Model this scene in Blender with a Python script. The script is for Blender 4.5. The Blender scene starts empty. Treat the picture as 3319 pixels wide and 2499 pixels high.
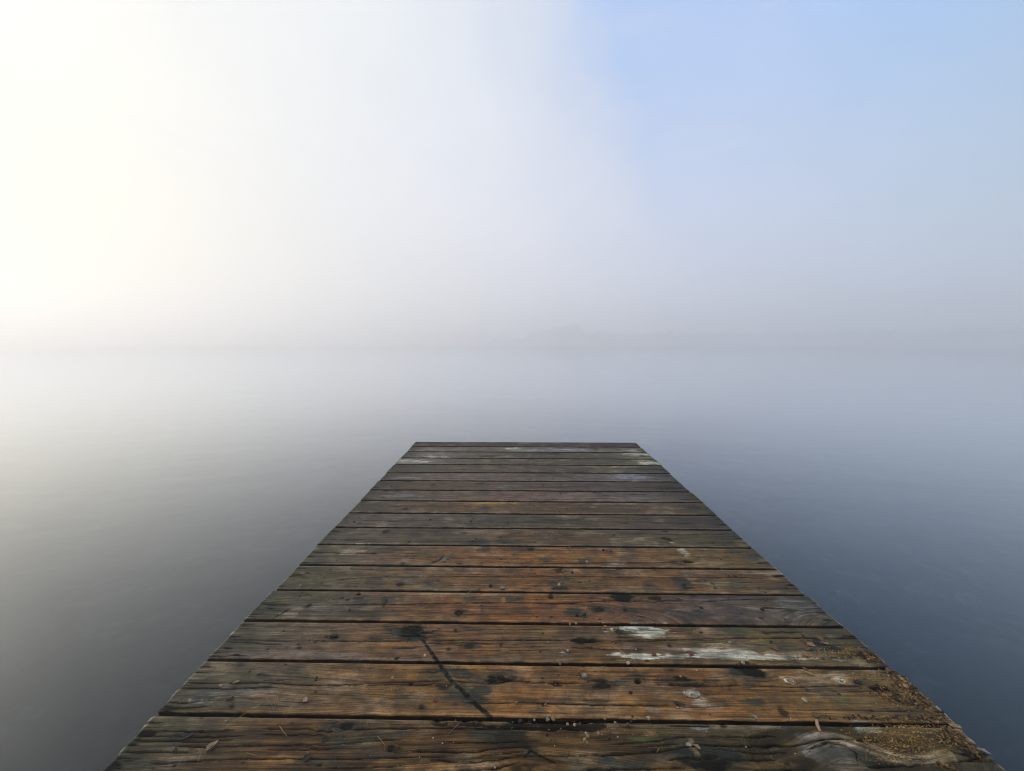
import bpy, math, random
import numpy as np
from mathutils import Matrix, Vector
R = math.radians
rng = np.random.default_rng(7)
random.seed(7)
sc = bpy.context.scene
COL = sc.collection

# ------------------------------------------------------------------ camera
F_PX, CX, CY = 1249.0, 1659.5, 1249.5          # focal length and centre in photo pixels (3319 wide)
H_DECK = 0.9015                                # eye above the deck
CAM = Vector((0, 0, 1.30))                     # eye above the water (water is z = 0)
TILT = R(0.78)                                 # the floating dock rises slightly towards its end
cam_loc = Matrix.Rotation(R(0.89), 4, 'Z') @ Matrix.Rotation(R(90 - 7.41), 4, 'X')
cam_w = Matrix.Translation(CAM) @ Matrix.Rotation(TILT, 4, 'X') @ cam_loc
cd = bpy.data.cameras.new('camera')
cd.sensor_width = 36; cd.lens = 36 * F_PX / 3319; cd.clip_start = 0.05; cd.clip_end = 5000
camo = bpy.data.objects.new('camera', cd); COL.objects.link(camo)
camo.matrix_world = cam_w
sc.camera = camo
DOCK = Matrix.Translation(CAM) @ Matrix.Rotation(TILT, 4, 'X') @ Matrix.Translation((0, 0, -H_DECK))

# ------------------------------------------------------------------ render settings
sc.view_settings.view_transform = 'Standard'; sc.view_settings.look = 'None'
sc.view_settings.exposure = 0.0; sc.view_settings.gamma = 1.0
sc.cycles.use_denoising = True; sc.cycles.filter_width = 0.95
sc.cycles.max_bounces = 8; sc.cycles.volume_bounces = 6
sc.cycles.diffuse_bounces = 3; sc.cycles.glossy_bounces = 3
sc.cycles.transparent_max_bounces = 12

# ------------------------------------------------------------------ node helper
class N:
    def __init__(s, tree): s.t = tree; s.n = tree.nodes; s.l = tree.links
    def add(s, typ, **kw):
        nd = s.n.new(typ)
        for k, v in kw.items(): setattr(nd, k, v)
        return nd
    def put(s, sock, v):
        if isinstance(v, bpy.types.NodeSocket): s.l.new(v, sock)
        else: sock.default_value = v
    def math(s, op, a, b=0.0, c=0.0, clamp=False):
        nd = s.add('ShaderNodeMath', operation=op); nd.use_clamp = clamp
        s.put(nd.inputs[0], a); s.put(nd.inputs[1], b); s.put(nd.inputs[2], c)
        return nd.outputs[0]
    def maprange(s, v, a, b, c=0.0, d=1.0, smooth=True):
        nd = s.add('ShaderNodeMapRange'); nd.interpolation_type = 'SMOOTHSTEP' if smooth else 'LINEAR'
        s.put(nd.inputs['Value'], v)
        for k, x in zip(('From Min', 'From Max', 'To Min', 'To Max'), (a, b, c, d)): s.put(nd.inputs[k], x)
        return nd.outputs[0]
    def mix(s, fac, a, b, blend='MIX'):
        nd = s.add('ShaderNodeMix', data_type='RGBA', blend_type=blend)
        s.put(nd.inputs[0], fac); s.put(nd.inputs[6], a); s.put(nd.inputs[7], b)
        return nd.outputs[2]
    def noise(s, vec, scale, detail=4.0, rough=0.55, dist=0.0):
        nd = s.add('ShaderNodeTexNoise'); s.put(nd.inputs['Vector'], vec)
        s.put(nd.inputs['Scale'], scale); s.put(nd.inputs['Detail'], detail)
        s.put(nd.inputs['Roughness'], rough); s.put(nd.inputs['Distortion'], dist)
        return nd.outputs['Fac']
    def scalev(s, vec, k):
        nd = s.add('ShaderNodeVectorMath', operation='MULTIPLY'); s.put(nd.inputs[0], vec); nd.inputs[1].default_value = k
        return nd.outputs[0]
    def ramp(s, fac, stops):
        nd = s.add('ShaderNodeValToRGB'); cr = nd.color_ramp
        while len(cr.elements) < len(stops): cr.elements.new(0.5)
        for e, (p, c) in zip(cr.elements, stops): e.position = p; e.color = (*c, 1) if len(c) == 3 else c
        s.put(nd.inputs[0], fac)
        return nd.outputs[0]

def lin(c):
    return tuple((v / 255 / 12.92) if v / 255 <= 0.04045 else ((v / 255 + 0.055) / 1.055) ** 2.4 for v in c)

# ------------------------------------------------------------------ sky: a bright fog bank on the left, clear blue on the right
SUN_AZ, SUN_EL = R(-76), R(17)                 # azimuth measured from +Y (forward) towards +X (right)
w = bpy.data.worlds.new('World'); sc.world = w; w.use_nodes = True
g = N(w.node_tree); g.n.clear()
tc = g.add('ShaderNodeTexCoord'); sep = g.add('ShaderNodeSeparateXYZ'); g.l.new(tc.outputs['Generated'], sep.inputs[0])
az = g.math('ARCTAN2', sep.outputs[0], sep.outputs[1])          # -pi..pi, 0 forward, + right
el = g.math('ARCSINE', sep.outputs[2])
azn = g.math('ADD', g.math('DIVIDE', az, 2 * math.pi), 0.5)
def A(deg): return deg / 360 + 0.5
HIGH = [(-180, (.50, .55, .62)), (-110, (1.2, 1.16, 1.05)), (-75, (2.3, 2.2, 1.9)), (-52, (1.03, 1.02, .97)), (-38, (.93, .945, .94)), (-20, (.86, .90, .93)),
        (-5, (.79, .84, .92)), (4, (.69, .76, .90)), (9.5, (.585, .69, .90)), (15.5, (.40, .585, .95)), (30, (.41, .59, .94)), (44, (.32, .56, .95)), (58, (.38, .595, .86)), (110, (.36, .48, .64)), (180, (.50, .55, .62))]
LOW = [(-180, (.45, .47, .51)), (-110, (.95, .90, .78)), (-66, (1.45, 1.32, .95)), (-52, (1.02, .96, .74)), (-44, (.96, .93, .80)), (-30, (.90, .90, .88)),
       (-14, (.84, .85, .92)), (0, (.75, .78, .91)), (12, (.66, .72, .90)), (28, (.60, .70, .88)), (44, (.53, .67, .82)), (58, (.46, .61, .71)), (110, (.34, .42, .52)), (180, (.45, .47, .51))]
nz1 = g.math('SUBTRACT', g.noise(tc.outputs['Generated'], 1.6, 2.0), 0.5); nz2 = g.math('SUBTRACT', g.noise(tc.outputs['Generated'], 6.0, 5.0, .6), 0.5)
warp = g.math('ADD', g.math('MULTIPLY', nz1, 0.025), g.math('MULTIPLY', nz2, 0.034))
warp = g.math('ADD', warp, g.math('MULTIPLY', g.maprange(el, R(6), R(40), -0.032, 0.008, smooth=False), g.maprange(az, R(-32), R(6))))
azw = g.math('ADD', azn, warp)
hi = g.ramp(azw, [(A(a), c) for a, c in HIGH])
lo = g.ramp(azw, [(A(a), c) for a, c in LOW])
fe = g.maprange(el, R(6), R(38))
veil = g.mix(fe, lo, hi)
# soft unevenness of the fog
var = g.maprange(g.noise(g.scalev(tc.outputs['Generated'], (1, 1, 1.8)), 1.7, 4.0, 0.5), 0.25, 0.75, 0.955, 1.04, smooth=False)
veil = g.mix(1.0, veil, var, 'MULTIPLY')
veil = g.mix(g.maprange(el, R(54), R(80)), veil, (1.75, 1.85, 2.1, 1))   # fog is brightest straight overhead
wisp = g.maprange(g.noise(g.scalev(tc.outputs['Generated'], (1.0, 1.0, 2.6)), 2.6, 6.0, .58, .5), .50, .78, 0.0, .26)
veil = g.mix(wisp, veil, (.78, .81, .88, 1))
sky = g.add('ShaderNodeTexSky', sky_type='NISHITA'); sky.sun_disc = False
sky.sun_elevation = SUN_EL; sky.sun_rotation = SUN_AZ
b1 = g.add('ShaderNodeBackground'); g.l.new(sky.outputs[0], b1.inputs[0]); b1.inputs[1].default_value = 0.05
b2 = g.add('ShaderNodeBackground'); g.l.new(veil, b2.inputs[0]); b2.inputs[1].default_value = 1.0
mx = g.add('ShaderNodeMixShader'); mx.inputs[0].default_value = 0.96
g.l.new(b1.outputs[0], mx.inputs[1]); g.l.new(b2.outputs[0], mx.inputs[2])
wo = g.add('ShaderNodeOutputWorld'); g.l.new(mx.outputs[0], wo.inputs[0])

# ------------------------------------------------------------------ sun, diffused by the fog
sl = bpy.data.lights.new('sun', 'SUN'); sl.energy = 2.0; sl.angle = R(10); sl.color = (1.0, .90, .72)
so = bpy.data.objects.new('sun', sl); COL.objects.link(so)
sd = Vector((math.sin(SUN_AZ) * math.cos(SUN_EL), math.cos(SUN_AZ) * math.cos(SUN_EL), math.sin(SUN_EL)))
so.rotation_euler = sd.to_track_quat('Z', 'Y').to_euler()

# ------------------------------------------------------------------ pixel -> point on the deck plane (dock-local x, y)
_cm = np.array(cam_loc.to_3x3())
def D(px, py):
    d = _cm @ np.array([(px - CX) / F_PX, -(py - CY) / F_PX, -1.0])
    t = -H_DECK / d[2]
    return d[0] * t, d[1] * t
def mpp(px, py):                                # metres per photo pixel, across
    a, b = D(px - 1, py), D(px + 1, py)
    return (b[0] - a[0]) / 2
def dpp(px, py):                                # metres per photo pixel, along the dock
    a, b = D(px, py + 1), D(px, py - 1)
    return (b[1] - a[1]) / 2

# ------------------------------------------------------------------ numpy noise
def _h(ix, iy, seed):
    n = (ix.astype(np.int64) * 374761393 + iy.astype(np.int64) * 668265263 + seed * 1442695041) & 0xffffffff
    n = ((n ^ (n >> 13)) * 1274126177) & 0xffffffff
    return ((n ^ (n >> 16)) & 0xffff) / 65535.0
def vn(x, y, seed=0):
    x = np.asarray(x, float); y = np.asarray(y, float)
    x0 = np.floor(x); y0 = np.floor(y); fx = x - x0; fy = y - y0
    fx = fx * fx * (3 - 2 * fx); fy = fy * fy * (3 - 2 * fy)
    a = _h(x0, y0, seed); b = _h(x0 + 1, y0, seed); c = _h(x0, y0 + 1, seed); d = _h(x0 + 1, y0 + 1, seed)
    return (a + (b - a) * fx) * (1 - fy) + (c + (d - c) * fx) * fy
def fbm(x, y, o=4, seed=0):
    s = 0; a = .5; t = 0
    for i in range(o):
        s = s + a * vn(x * 2 ** i + 17.3 * i, y * 2 ** i + 9.1 * i, seed + i * 13); t += a; a *= .5
    return s / t
def sst(a, b, x):
    t = np.clip((x - a) / (b - a), 0, 1); return t * t * (3 - 2 * t)

# ------------------------------------------------------------------ object helpers
def tag(o, label=None, cat=None, group=None, kind=None):
    if label: o['label'] = label
    if cat: o['category'] = cat
    if group: o['group'] = group
    if kind: o['kind'] = kind
    return o
def mesh_obj(name, V, Fc, mat, parent=None, smooth=False, loc=None, colors=None):
    me = bpy.data.meshes.new(name); me.from_pydata([tuple(v) for v in V], [], [tuple(f) for f in Fc])
    me.materials.append(mat); me.update()
    if smooth: me.polygons.foreach_set('use_smooth', [True] * len(me.polygons))
    if colors is not None:
        at = me.color_attributes.new('tone', 'FLOAT_COLOR', 'POINT'); at.data.foreach_set('color', np.asarray(colors, np.float32).ravel())
    o = bpy.data.objects.new(name, me); COL.objects.link(o)
    if parent: o.parent = parent
    if loc is not None: o.location = loc
    return o
def box(V, Fc, x0, x1, y0, y1, z0, z1):
    n = len(V)
    V += [(x0, y0, z0), (x1, y0, z0), (x1, y1, z0), (x0, y1, z0), (x0, y0, z1), (x1, y0, z1), (x1, y1, z1), (x0, y1, z1)]
    Fc += [tuple(n + i for i in f) for f in ((0, 3, 2, 1), (4, 5, 6, 7), (0, 1, 5, 4), (1, 2, 6, 5), (2, 3, 7, 6), (3, 0, 4, 7))]

# ------------------------------------------------------------------ materials
def mat(name):
    m = bpy.data.materials.new(name); m.use_nodes = True
    k = N(m.node_tree); k.n.clear()
    out = k.add('ShaderNodeOutputMaterial')
    return m, k, out
def plank_material():
    m, k, out = mat('weathered_wood')
    at = k.add('ShaderNodeAttribute', attribute_name='tone'); gr = k.add('ShaderNodeAttribute', attribute_name='grain')
    tcn = k.add('ShaderNodeTexCoord'); ob = tcn.outputs['Object']
    sx = k.add('ShaderNodeSeparateXYZ'); k.l.new(ob, sx.inputs[0])
    cv = k.add('ShaderNodeCombineXYZ')
    k.put(cv.inputs[0], k.math('MULTIPLY', sx.outputs[0], 0.9)); k.put(cv.inputs[1], k.math('MULTIPLY', gr.outputs['Fac'], 95.0)); k.put(cv.inputs[2], k.math('MULTIPLY', sx.outputs[1], 3.0))
    rings = k.noise(cv.outputs[0], 1.0, 3.0, 0.6)
    cv3 = k.add('ShaderNodeCombineXYZ')
    k.put(cv3.inputs[0], k.math('MULTIPLY', sx.outputs[0], 0.6)); k.put(cv3.inputs[1], k.math('MULTIPLY', gr.outputs['Fac'], 36.0))
    broad = k.noise(cv3.outputs[0], 1.0, 2.0, 0.5)
    cv2 = k.add('ShaderNodeCombineXYZ')
    k.put(cv2.inputs[0], k.math('MULTIPLY', sx.outputs[0], 9.0)); k.put(cv2.inputs[1], k.math('MULTIPLY', gr.outputs['Fac'], 520.0)); k.put(cv2.inputs[2], sx.outputs[1])
    fine = k.noise(cv2.outputs[0], 1.0, 3.0, 0.6)
    blot = k.noise(k.scalev(ob, (16, 26, 9)), 1.0, 6.0, 0.72)
    grit = k.noise(ob, 260.0, 2.0, 0.6)
    ringd = k.maprange(rings, 0.36, 0.60, 0.0, 1.0)
    c = at.outputs['Color']; rk = k.add('ShaderNodeAttribute', attribute_name='ring_strength').outputs['Fac']
    c = k.mix(rk, c, k.mix(1.0, c, k.maprange(rings, 0.34, 0.55, 0.34, 1.20), 'MULTIPLY'))
    c = k.mix(1.0, c, k.maprange(broad, 0.35, 0.65, 0.90, 1.08), 'MULTIPLY')
    c = k.mix(1.0, c, k.maprange(fine, 0.35, 0.65, 0.56, 1.36), 'MULTIPLY')
    c = k.mix(1.0, c, k.maprange(blot, 0.34, 0.66, 0.50, 1.40), 'MULTIPLY')
    c = k.mix(k.maprange(grit, 0.58, 0.70, 0.0, 0.75), c, (.02, .016, .012, 1))
    grit2 = k.noise(ob, 330.0, 1.0, 0.5)
    c = k.mix(k.maprange(grit2, 0.745, 0.80, 0.0, 0.5), c, (.34, .29, .20, 1))
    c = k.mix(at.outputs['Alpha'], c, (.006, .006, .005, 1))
    b = k.add('ShaderNodeBsdfPrincipled')
    k.put(b.inputs['Base Color'], c)
    k.put(b.inputs['Roughness'], k.maprange(blot, 0.3, 0.7, 0.52, 0.88))
    k.put(b.inputs['Specular IOR Level'], k.math('SUBTRACT', 0.14, k.math('MULTIPLY', at.outputs['Alpha'], 0.12)))
    hgt = k.math('ADD', k.math('MULTIPLY', ringd, k.math('ADD', rk, 0.1)), k.math('ADD', k.math('MULTIPLY', fine, 0.8), k.math('MULTIPLY', grit, 0.35)))
    bp = k.add('ShaderNodeBump'); bp.inputs['Strength'].default_value = 1.0; bp.inputs['Distance'].default_value = 0.0014
    k.put(bp.inputs['Height'], hgt); k.l.new(bp.outputs[0], b.inputs['Normal'])
    k.l.new(b.outputs[0], out.inputs[0])
    return m
def simple_mat(name, col, rough=0.7, vary=0.35, scale=200.0, attr=False, spec=0.35):
    m, k, out = mat(name)
    tcn = k.add('ShaderNodeTexCoord')
    n = k.noise(tcn.outputs['Object'], scale, 4.0, 0.6)
    base = (*col, 1)
    if attr:
        base = k.add('ShaderNodeAttribute', attribute_name='tone').outputs['Color']
    else:
        oi = k.add('ShaderNodeObjectInfo')
    c = k.mix(1.0, base, k.maprange(n, 0.3, 0.7, 1 - vary, 1 + vary), 'MULTIPLY')
    b = k.add('ShaderNodeBsdfPrincipled'); k.put(b.inputs['Base Color'], c); b.inputs['Roughness'].default_value = rough
    b.inputs['Specular IOR Level'].default_value = spec
    bp = k.add('ShaderNodeBump'); bp.inputs['Strength'].default_value = 0.5; bp.inputs['Distance'].default_value = 0.0006
    k.put(bp.inputs['Height'], n); k.l.new(bp.outputs[0], b.inputs['Normal'])
    k.l.new(b.outputs[0], out.inputs[0]); return m
WOOD = plank_material()
BEAM = simple_mat('wet_beam_wood', (.035, .027, .020), 0.75, 0.4, 40)

# ================================================================== SETTING
WATER_R = 690.0
def water_material():
    m, k, out = mat('lake_water')
    geo = k.add('ShaderNodeNewGeometry'); P = geo.outputs['Position']
    n1 = k.noise(k.scalev(P, (0.35, 0.9, 1)), 1.0, 3.0, 0.5)
    n2 = k.noise(k.scalev(P, (1.6, 3.4, 1)), 1.0, 3.0, 0.55, 0.6)
    hgt = k.math('ADD', k.math('MULTIPLY', n1, 0.005), k.math('MULTIPLY', n2, 0.0013))
    bp = k.add('ShaderNodeBump'); bp.inputs['Strength'].default_value = 1.0; bp.inputs['Distance'].default_value = 1.0
    k.put(bp.inputs['Height'], hgt)
    fr = k.add('ShaderNodeFresnel'); fr.inputs['IOR'].default_value = 1.34; k.l.new(bp.outputs[0], fr.inputs['Normal'])
    gl = k.add('ShaderNodeBsdfGlossy'); gl.inputs['Roughness'].default_value = 0.08; gl.inputs['Color'].default_value = (.95, .975, 1, 1); k.l.new(bp.outputs[0], gl.inputs['Normal'])
    tr = k.add('ShaderNodeBsdfTransparent'); tr.inputs[0].default_value = (.28, .42, .52, 1)
    df = k.add('ShaderNodeBsdfDiffuse'); df.inputs[0].default_value = (.004, .010, .017, 1)
    u = k.add('ShaderNodeMixShader'); u.inputs[0].default_value = 0.35
    k.l.new(tr.outputs[0], u.inputs[1]); k.l.new(df.outputs[0], u.inputs[2])
    s = k.add('ShaderNodeMixShader'); k.put(s.inputs[0], k.math('SUBTRACT', 0.946, k.math('POWER', k.math('SUBTRACT', 1.0, fr.outputs[0]), 2.8))); k.l.new(u.outputs[0], s.inputs[1]); k.l.new(gl.outputs[0], s.inputs[2])
    k.l.new(s.outputs[0], out.inputs[0]); return m
r = WATER_R
wat = mesh_obj('water', [(-r, -r, 0), (r, -r, 0), (r, r, 0), (-r, r, 0)], [(0, 1, 2, 3)], water_material())
tag(wat, 'calm misty lake water around the dock', 'water', kind='structure')
# lake bed, gently uneven
n = 90; xs = np.sign(np.linspace(-1, 1, n)) * np.abs(np.linspace(-1, 1, n)) ** 3 * 685
X, Y = np.meshgrid(xs, xs)
Z = -1.05 - 0.30 * (fbm(X * .8, Y * .8, 3, 5) - .5) - np.clip(np.hypot(X, Y) - 6, 0, 60) * .06
V = np.stack([X.ravel(), Y.ravel(), Z.ravel()], 1)
Fc = [(j * n + i, j * n + i + 1, (j + 1) * n + i + 1, (j + 1) * n + i) for j in range(n - 1) for i in range(n - 1)]
def bed_material():
    m, k, out = mat('lake_silt')
    P = k.add('ShaderNodeNewGeometry').outputs['Position']
    a = k.maprange(k.noise(P, 1.9, 5.0, 0.6, 0.4), 0.46, 0.66); b_ = k.noise(P, 9.0, 4.0, 0.6)
    c = k.mix(a, (.010, .016, .015, 1), (.085, .095, .055, 1))
    c = k.mix(1.0, c, k.maprange(b_, .3, .7, .5, 1.5), 'MULTIPLY')
    b = k.add('ShaderNodeBsdfPrincipled'); k.put(b.inputs['Base Color'], c); b.inputs['Roughness'].default_value = .9
    k.l.new(b.outputs[0], out.inputs[0]); return m
bed = mesh_obj('lake_bed', V, Fc, bed_material(), smooth=True)
tag(bed, 'dark silty lake bed under the water', 'lake bed', kind='structure')
# bare sunken stones to the right of the dock
def rock_mesh(rx, ry, rz, seed, sub=3):
    import bmesh
    bm = bmesh.new(); bmesh.ops.create_icosphere(bm, subdivisions=sub, radius=1.0)
    rs = np.random.default_rng(seed); ph = rs.uniform(0, 6.28, 9); cuts = rs.normal(size=(7, 3)); cuts /= np.linalg.norm(cuts, axis=1)[:, None]
    lim = rs.uniform(.62, .9, 7)
    for v in bm.verts:
        p = np.array(v.co)
        for c_, l_ in zip(cuts, lim):
            d_ = p @ c_
            if d_ > l_: p = p - c_ * (d_ - l_) * .85
        p *= 1 + .07 * math.sin(3 * p[0] + ph[0]) * math.cos(4 * p[1] + ph[1]) + .05 * math.sin(6 * p[2] + ph[2] + 3 * p[0])
        v.co = (p[0] * rx, p[1] * ry, p[2] * rz)
    me = bpy.data.meshes.new('rock'); bm.to_mesh(me); bm.free(); return me
STONE_WET = simple_mat('pale_sunken_stone', (.19, .18, .14), 0.8, 0.25, 12)
def ray_to(px, py, z):
    d = cam_w.to_3x3() @ Vector(((px - CX) / F_PX, -(py - CY) / F_PX, -1.0))
    t = (z - CAM.z) / d.z
    return CAM + d * t
for i, (px, py, sx_, sy_, lab) in enumerate([
        (2750, 1938, .085, .10, 'round pale stone under the dark water, nearest to the right edge of the dock'),
        (2992, 1914, .17, .12, 'long pale stone under the water, the widest of the sunken stones'),
        (3130, 1938, .12, .09, 'faint stone under the water below and right of the long pale stone'),
        (3175, 1874, .17, .10, 'faint reddish stone under the water, farthest out of the sunken stones')]):
    p = ray_to(px, py, -0.97)
    me = rock_mesh(sx_, sy_, .05, 40 + i, 3); me.materials.append(STONE_WET)
    o = bpy.data.objects.new('sunken_stone', me); COL.objects.link(o); o.location = (p.x, p.y, -0.98); o.rotation_euler = (0, 0, .3 * i)
    me.polygons.foreach_set('use_smooth', [True] * len(me.polygons))
    tag(o, lab, 'stone', 'stones lying on the lake bed')
# far shore with low woods, seen faintly through the fog
def shore_y(a):                                 # distance of the waterline along azimuth a (deg)
    return np.interp(a, [-60, -25, -8, 6, 20, 34, 46, 60, 80], [420, 400, 260, 185, 196, 215, 212, 205, 200])
V = []; Fc = []; azs = np.linspace(-70, 85, 160)
for a in azs:
    d0 = shore_y(a) * (1 + .02 * math.sin(a * .9))
    for k_, (dd, z) in enumerate([(0, -1.5), (1.5, 0.05), (6, 0.5), (30, 2.0), (90, 3.5)]):
        V.append(((d0 + dd) * math.sin(R(a)), (d0 + dd) * math.cos(R(a)), z))
for i in range(len(azs) - 1):
    for k_ in range(4):
        q = i * 5 + k_; Fc.append((q, q + 1, q + 6, q + 5))
sh = mesh_obj('far_shore', V, Fc, simple_mat('shore_ground', (.07, .075, .04), 0.9, 0.5, 0.4), smooth=True)
tag(sh, 'low far shore of the lake in the fog', 'shore', kind='structure')
LEAF = simple_mat('woodland_foliage', (.045, .065, .03), 0.8, 0.5, 0.6)
V = []; Fc = []
rs = np.random.default_rng(3)
def treetop(a):                                 # how high the woods stand above the water, per azimuth
    d_ = shore_y(a)
    px = np.interp(a, [-60, -20, -12, -6, 0, 4, 8, 11, 16, 24, 34, 44, 60, 85], [8, 18, 30, 30, 12, 44, 52, 34, 24, 30, 26, 30, 32, 32])
    return max(1.5, px * (d_ + 6) / F_PX + 1.3)
for a in np.arange(-58, 84, .42):
    hh = treetop(a) * rs.uniform(.72, 1.08); d_ = shore_y(a) + rs.uniform(3, 18); aa = R(a + rs.uniform(-.2, .2))
    cx_, cy_ = d_ * math.sin(aa), d_ * math.cos(aa)
    nv = len(V); tr_ = .03 * hh                   # trunk
    for j in range(5):
        t_ = j * 2 * math.pi / 5; V.append((cx_ + tr_ * math.cos(t_), cy_ + tr_ * math.sin(t_), 0))
    V.append((cx_, cy_, hh * .9)); Fc += [(nv + j, nv + (j + 1) % 5, nv + 5) for j in range(5)]
    crown_r = hh * rs.uniform(.22, .36)
    for _ in range(170):                        # leaf clumps through the crown
        u_ = rs.normal(size=3); u_ /= np.linalg.norm(u_); rr = rs.uniform(.25, 1) ** .6
        zc = hh * .62 + u_[2] * rr * hh * .40; taper = 1.15 - .5 * max(0, (zc / hh - .3))
        c_ = np.array([cx_ + u_[0] * rr * crown_r * taper, cy_ + u_[1] * rr * crown_r * taper, max(.3, zc)])
        s_ = hh * rs.uniform(.03, .07); e1 = rs.normal(size=3); e1 /= np.linalg.norm(e1); e2 = np.cross(e1, rs.normal(size=3)); e2 /= np.linalg.norm(e2)
        nv = len(V); V += [tuple(c_ + s_ * e1), tuple(c_ + s_ * e2), tuple(c_ - s_ * e1), tuple(c_ - s_ * e2)]; Fc.append((nv, nv + 1, nv + 2, nv + 3))
wd = mesh_obj('far_woods', V, Fc, LEAF)
tag(wd, 'faint grey treeline on the far shore, nearly lost in fog', 'woods', kind='stuff')

# ================================================================== DOCK
dock = bpy.data.objects.new('wooden_dock', None); COL.objects.link(dock); dock.matrix_world = DOCK
tag(dock, 'weathered wooden dock of wet brown planks reaching into the foggy lake', 'dock')

GAPS = [(2323, 2338), (2144.5, 2156), (2015, 2024.5), (1916, 1921.5), (1834, 1839.6), (1767, 1771), (1710.2, 1714.3), (1663.5, 1667), (1623.3, 1626.4), (1588.8, 1591.4),
        (1557.9, 1560.3), (1530.8, 1532.9), (1505.4, 1507.4), (1484.6, 1486.4), (1464.3, 1466), (1446.9, 1448.4)]
YS = []                                          # (near edge, far edge) of every plank, dock metres
near = D(1679, 2338)[1] - .141
for q_, (a, b) in enumerate(GAPS):
    if q_ > 2: a, b = a - .7, b + .9
    far_edge = D(1679, b)[1]; YS.append((near, far_edge)); near = D(1679, a)[1]
YS.append((near, D(1679, 1433)[1]))
LX = [-.9585] * 17; LX[0] = -.957; LX[1] = -.962; LX[2] = -.959; LX[4] = -.956; LX[5] = -.955
RX = [1.1215, 1.134, 1.1235, 1.118, 1.1135, 1.113, 1.111, 1.110, 1.110, 1.109, 1.1085, 1.108, 1.1085, 1.109, 1.1085, 1.108, 1.107]
KX = H_DECK / math.cos(R(7.41))
STOPS = [
 [(70,66,50),(92,70,50),(84,62,42),(86,66,40),(66,56,38),(82,70,50),(90,80,54)],
 [(80,76,66),(97,86,74),(120,90,60),(136,97,60),(126,90,58),(120,93,62),(84,74,48)],
 [(84,78,70),(104,90,80),(118,88,64),(112,84,58),(106,84,60),(98,86,62),(70,62,46)],
 [(70,68,58),(90,82,74),(118,88,66),(128,88,58),(102,80,68),(86,76,72),(72,66,58)],
 [(78,74,58),(92,82,70),(108,84,64),(118,85,58),(110,82,58),(102,78,56),(98,76,50)],
 [(92,88,74),(100,88,82),(116,86,64),(122,84,52),(118,84,54),(108,84,56),(84,72,48)],
 [(76,73,65),(86,80,72),(84,74,64),(94,78,60),(88,78,62),(90,82,64),(64,58,42)],
 [(86,82,77),(94,85,80),(92,84,76),(80,76,64),(86,76,62),(74,66,60),(54,46,42)],
 [(72,68,58),(86,78,68),(102,82,64),(98,80,64),(92,76,62),(90,76,60),(72,62,46)],
 [(76,72,64),(98,88,82),(107,94,84),(114,96,90),(112,100,96),(100,94,94),(56,50,46)],
 [(64,56,48),(88,75,64),(92,80,70),(90,78,70),(82,74,70),(76,68,62),(54,46,40)],
 [(72,64,56),(100,92,86),(108,98,94),(100,90,84),(98,92,92),(114,114,122),(76,68,62)],
 [(62,58,48),(80,74,62),(88,80,70),(86,78,68),(84,78,62),(90,86,68),(62,58,46)],
 [(122,120,116),(128,126,120),(92,86,76),(82,78,68),(80,76,62),(90,90,74),(134,132,112)],
 [(72,64,56),(120,118,114),(98,92,84),(78,74,66),(72,72,58),(84,82,68),(134,132,114)],
 [(72,62,56),(98,92,86),(102,96,92),(112,110,106),(114,114,114),(98,96,90),(92,90,78)],
 [(44,36,30),(62,50,42),(66,54,46),(58,50,46),(60,54,50),(55,48,44),(40,36,30)]]
US = [0, .13, .3, .5, .7, .86, 1]
BLK, MIL, OLV, BLE, GRY, ORG, TAN, PUR, GRN, DRT = (.008, .009, .008), (.024, .029, .022), (.062, .060, .034), (.50, .50, .41), (.20, .21, .20), (.25, .135, .05), (.30, .23, .15), (.13, .105, .092), (.055, .075, .022), (.11, .075, .028)
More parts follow.
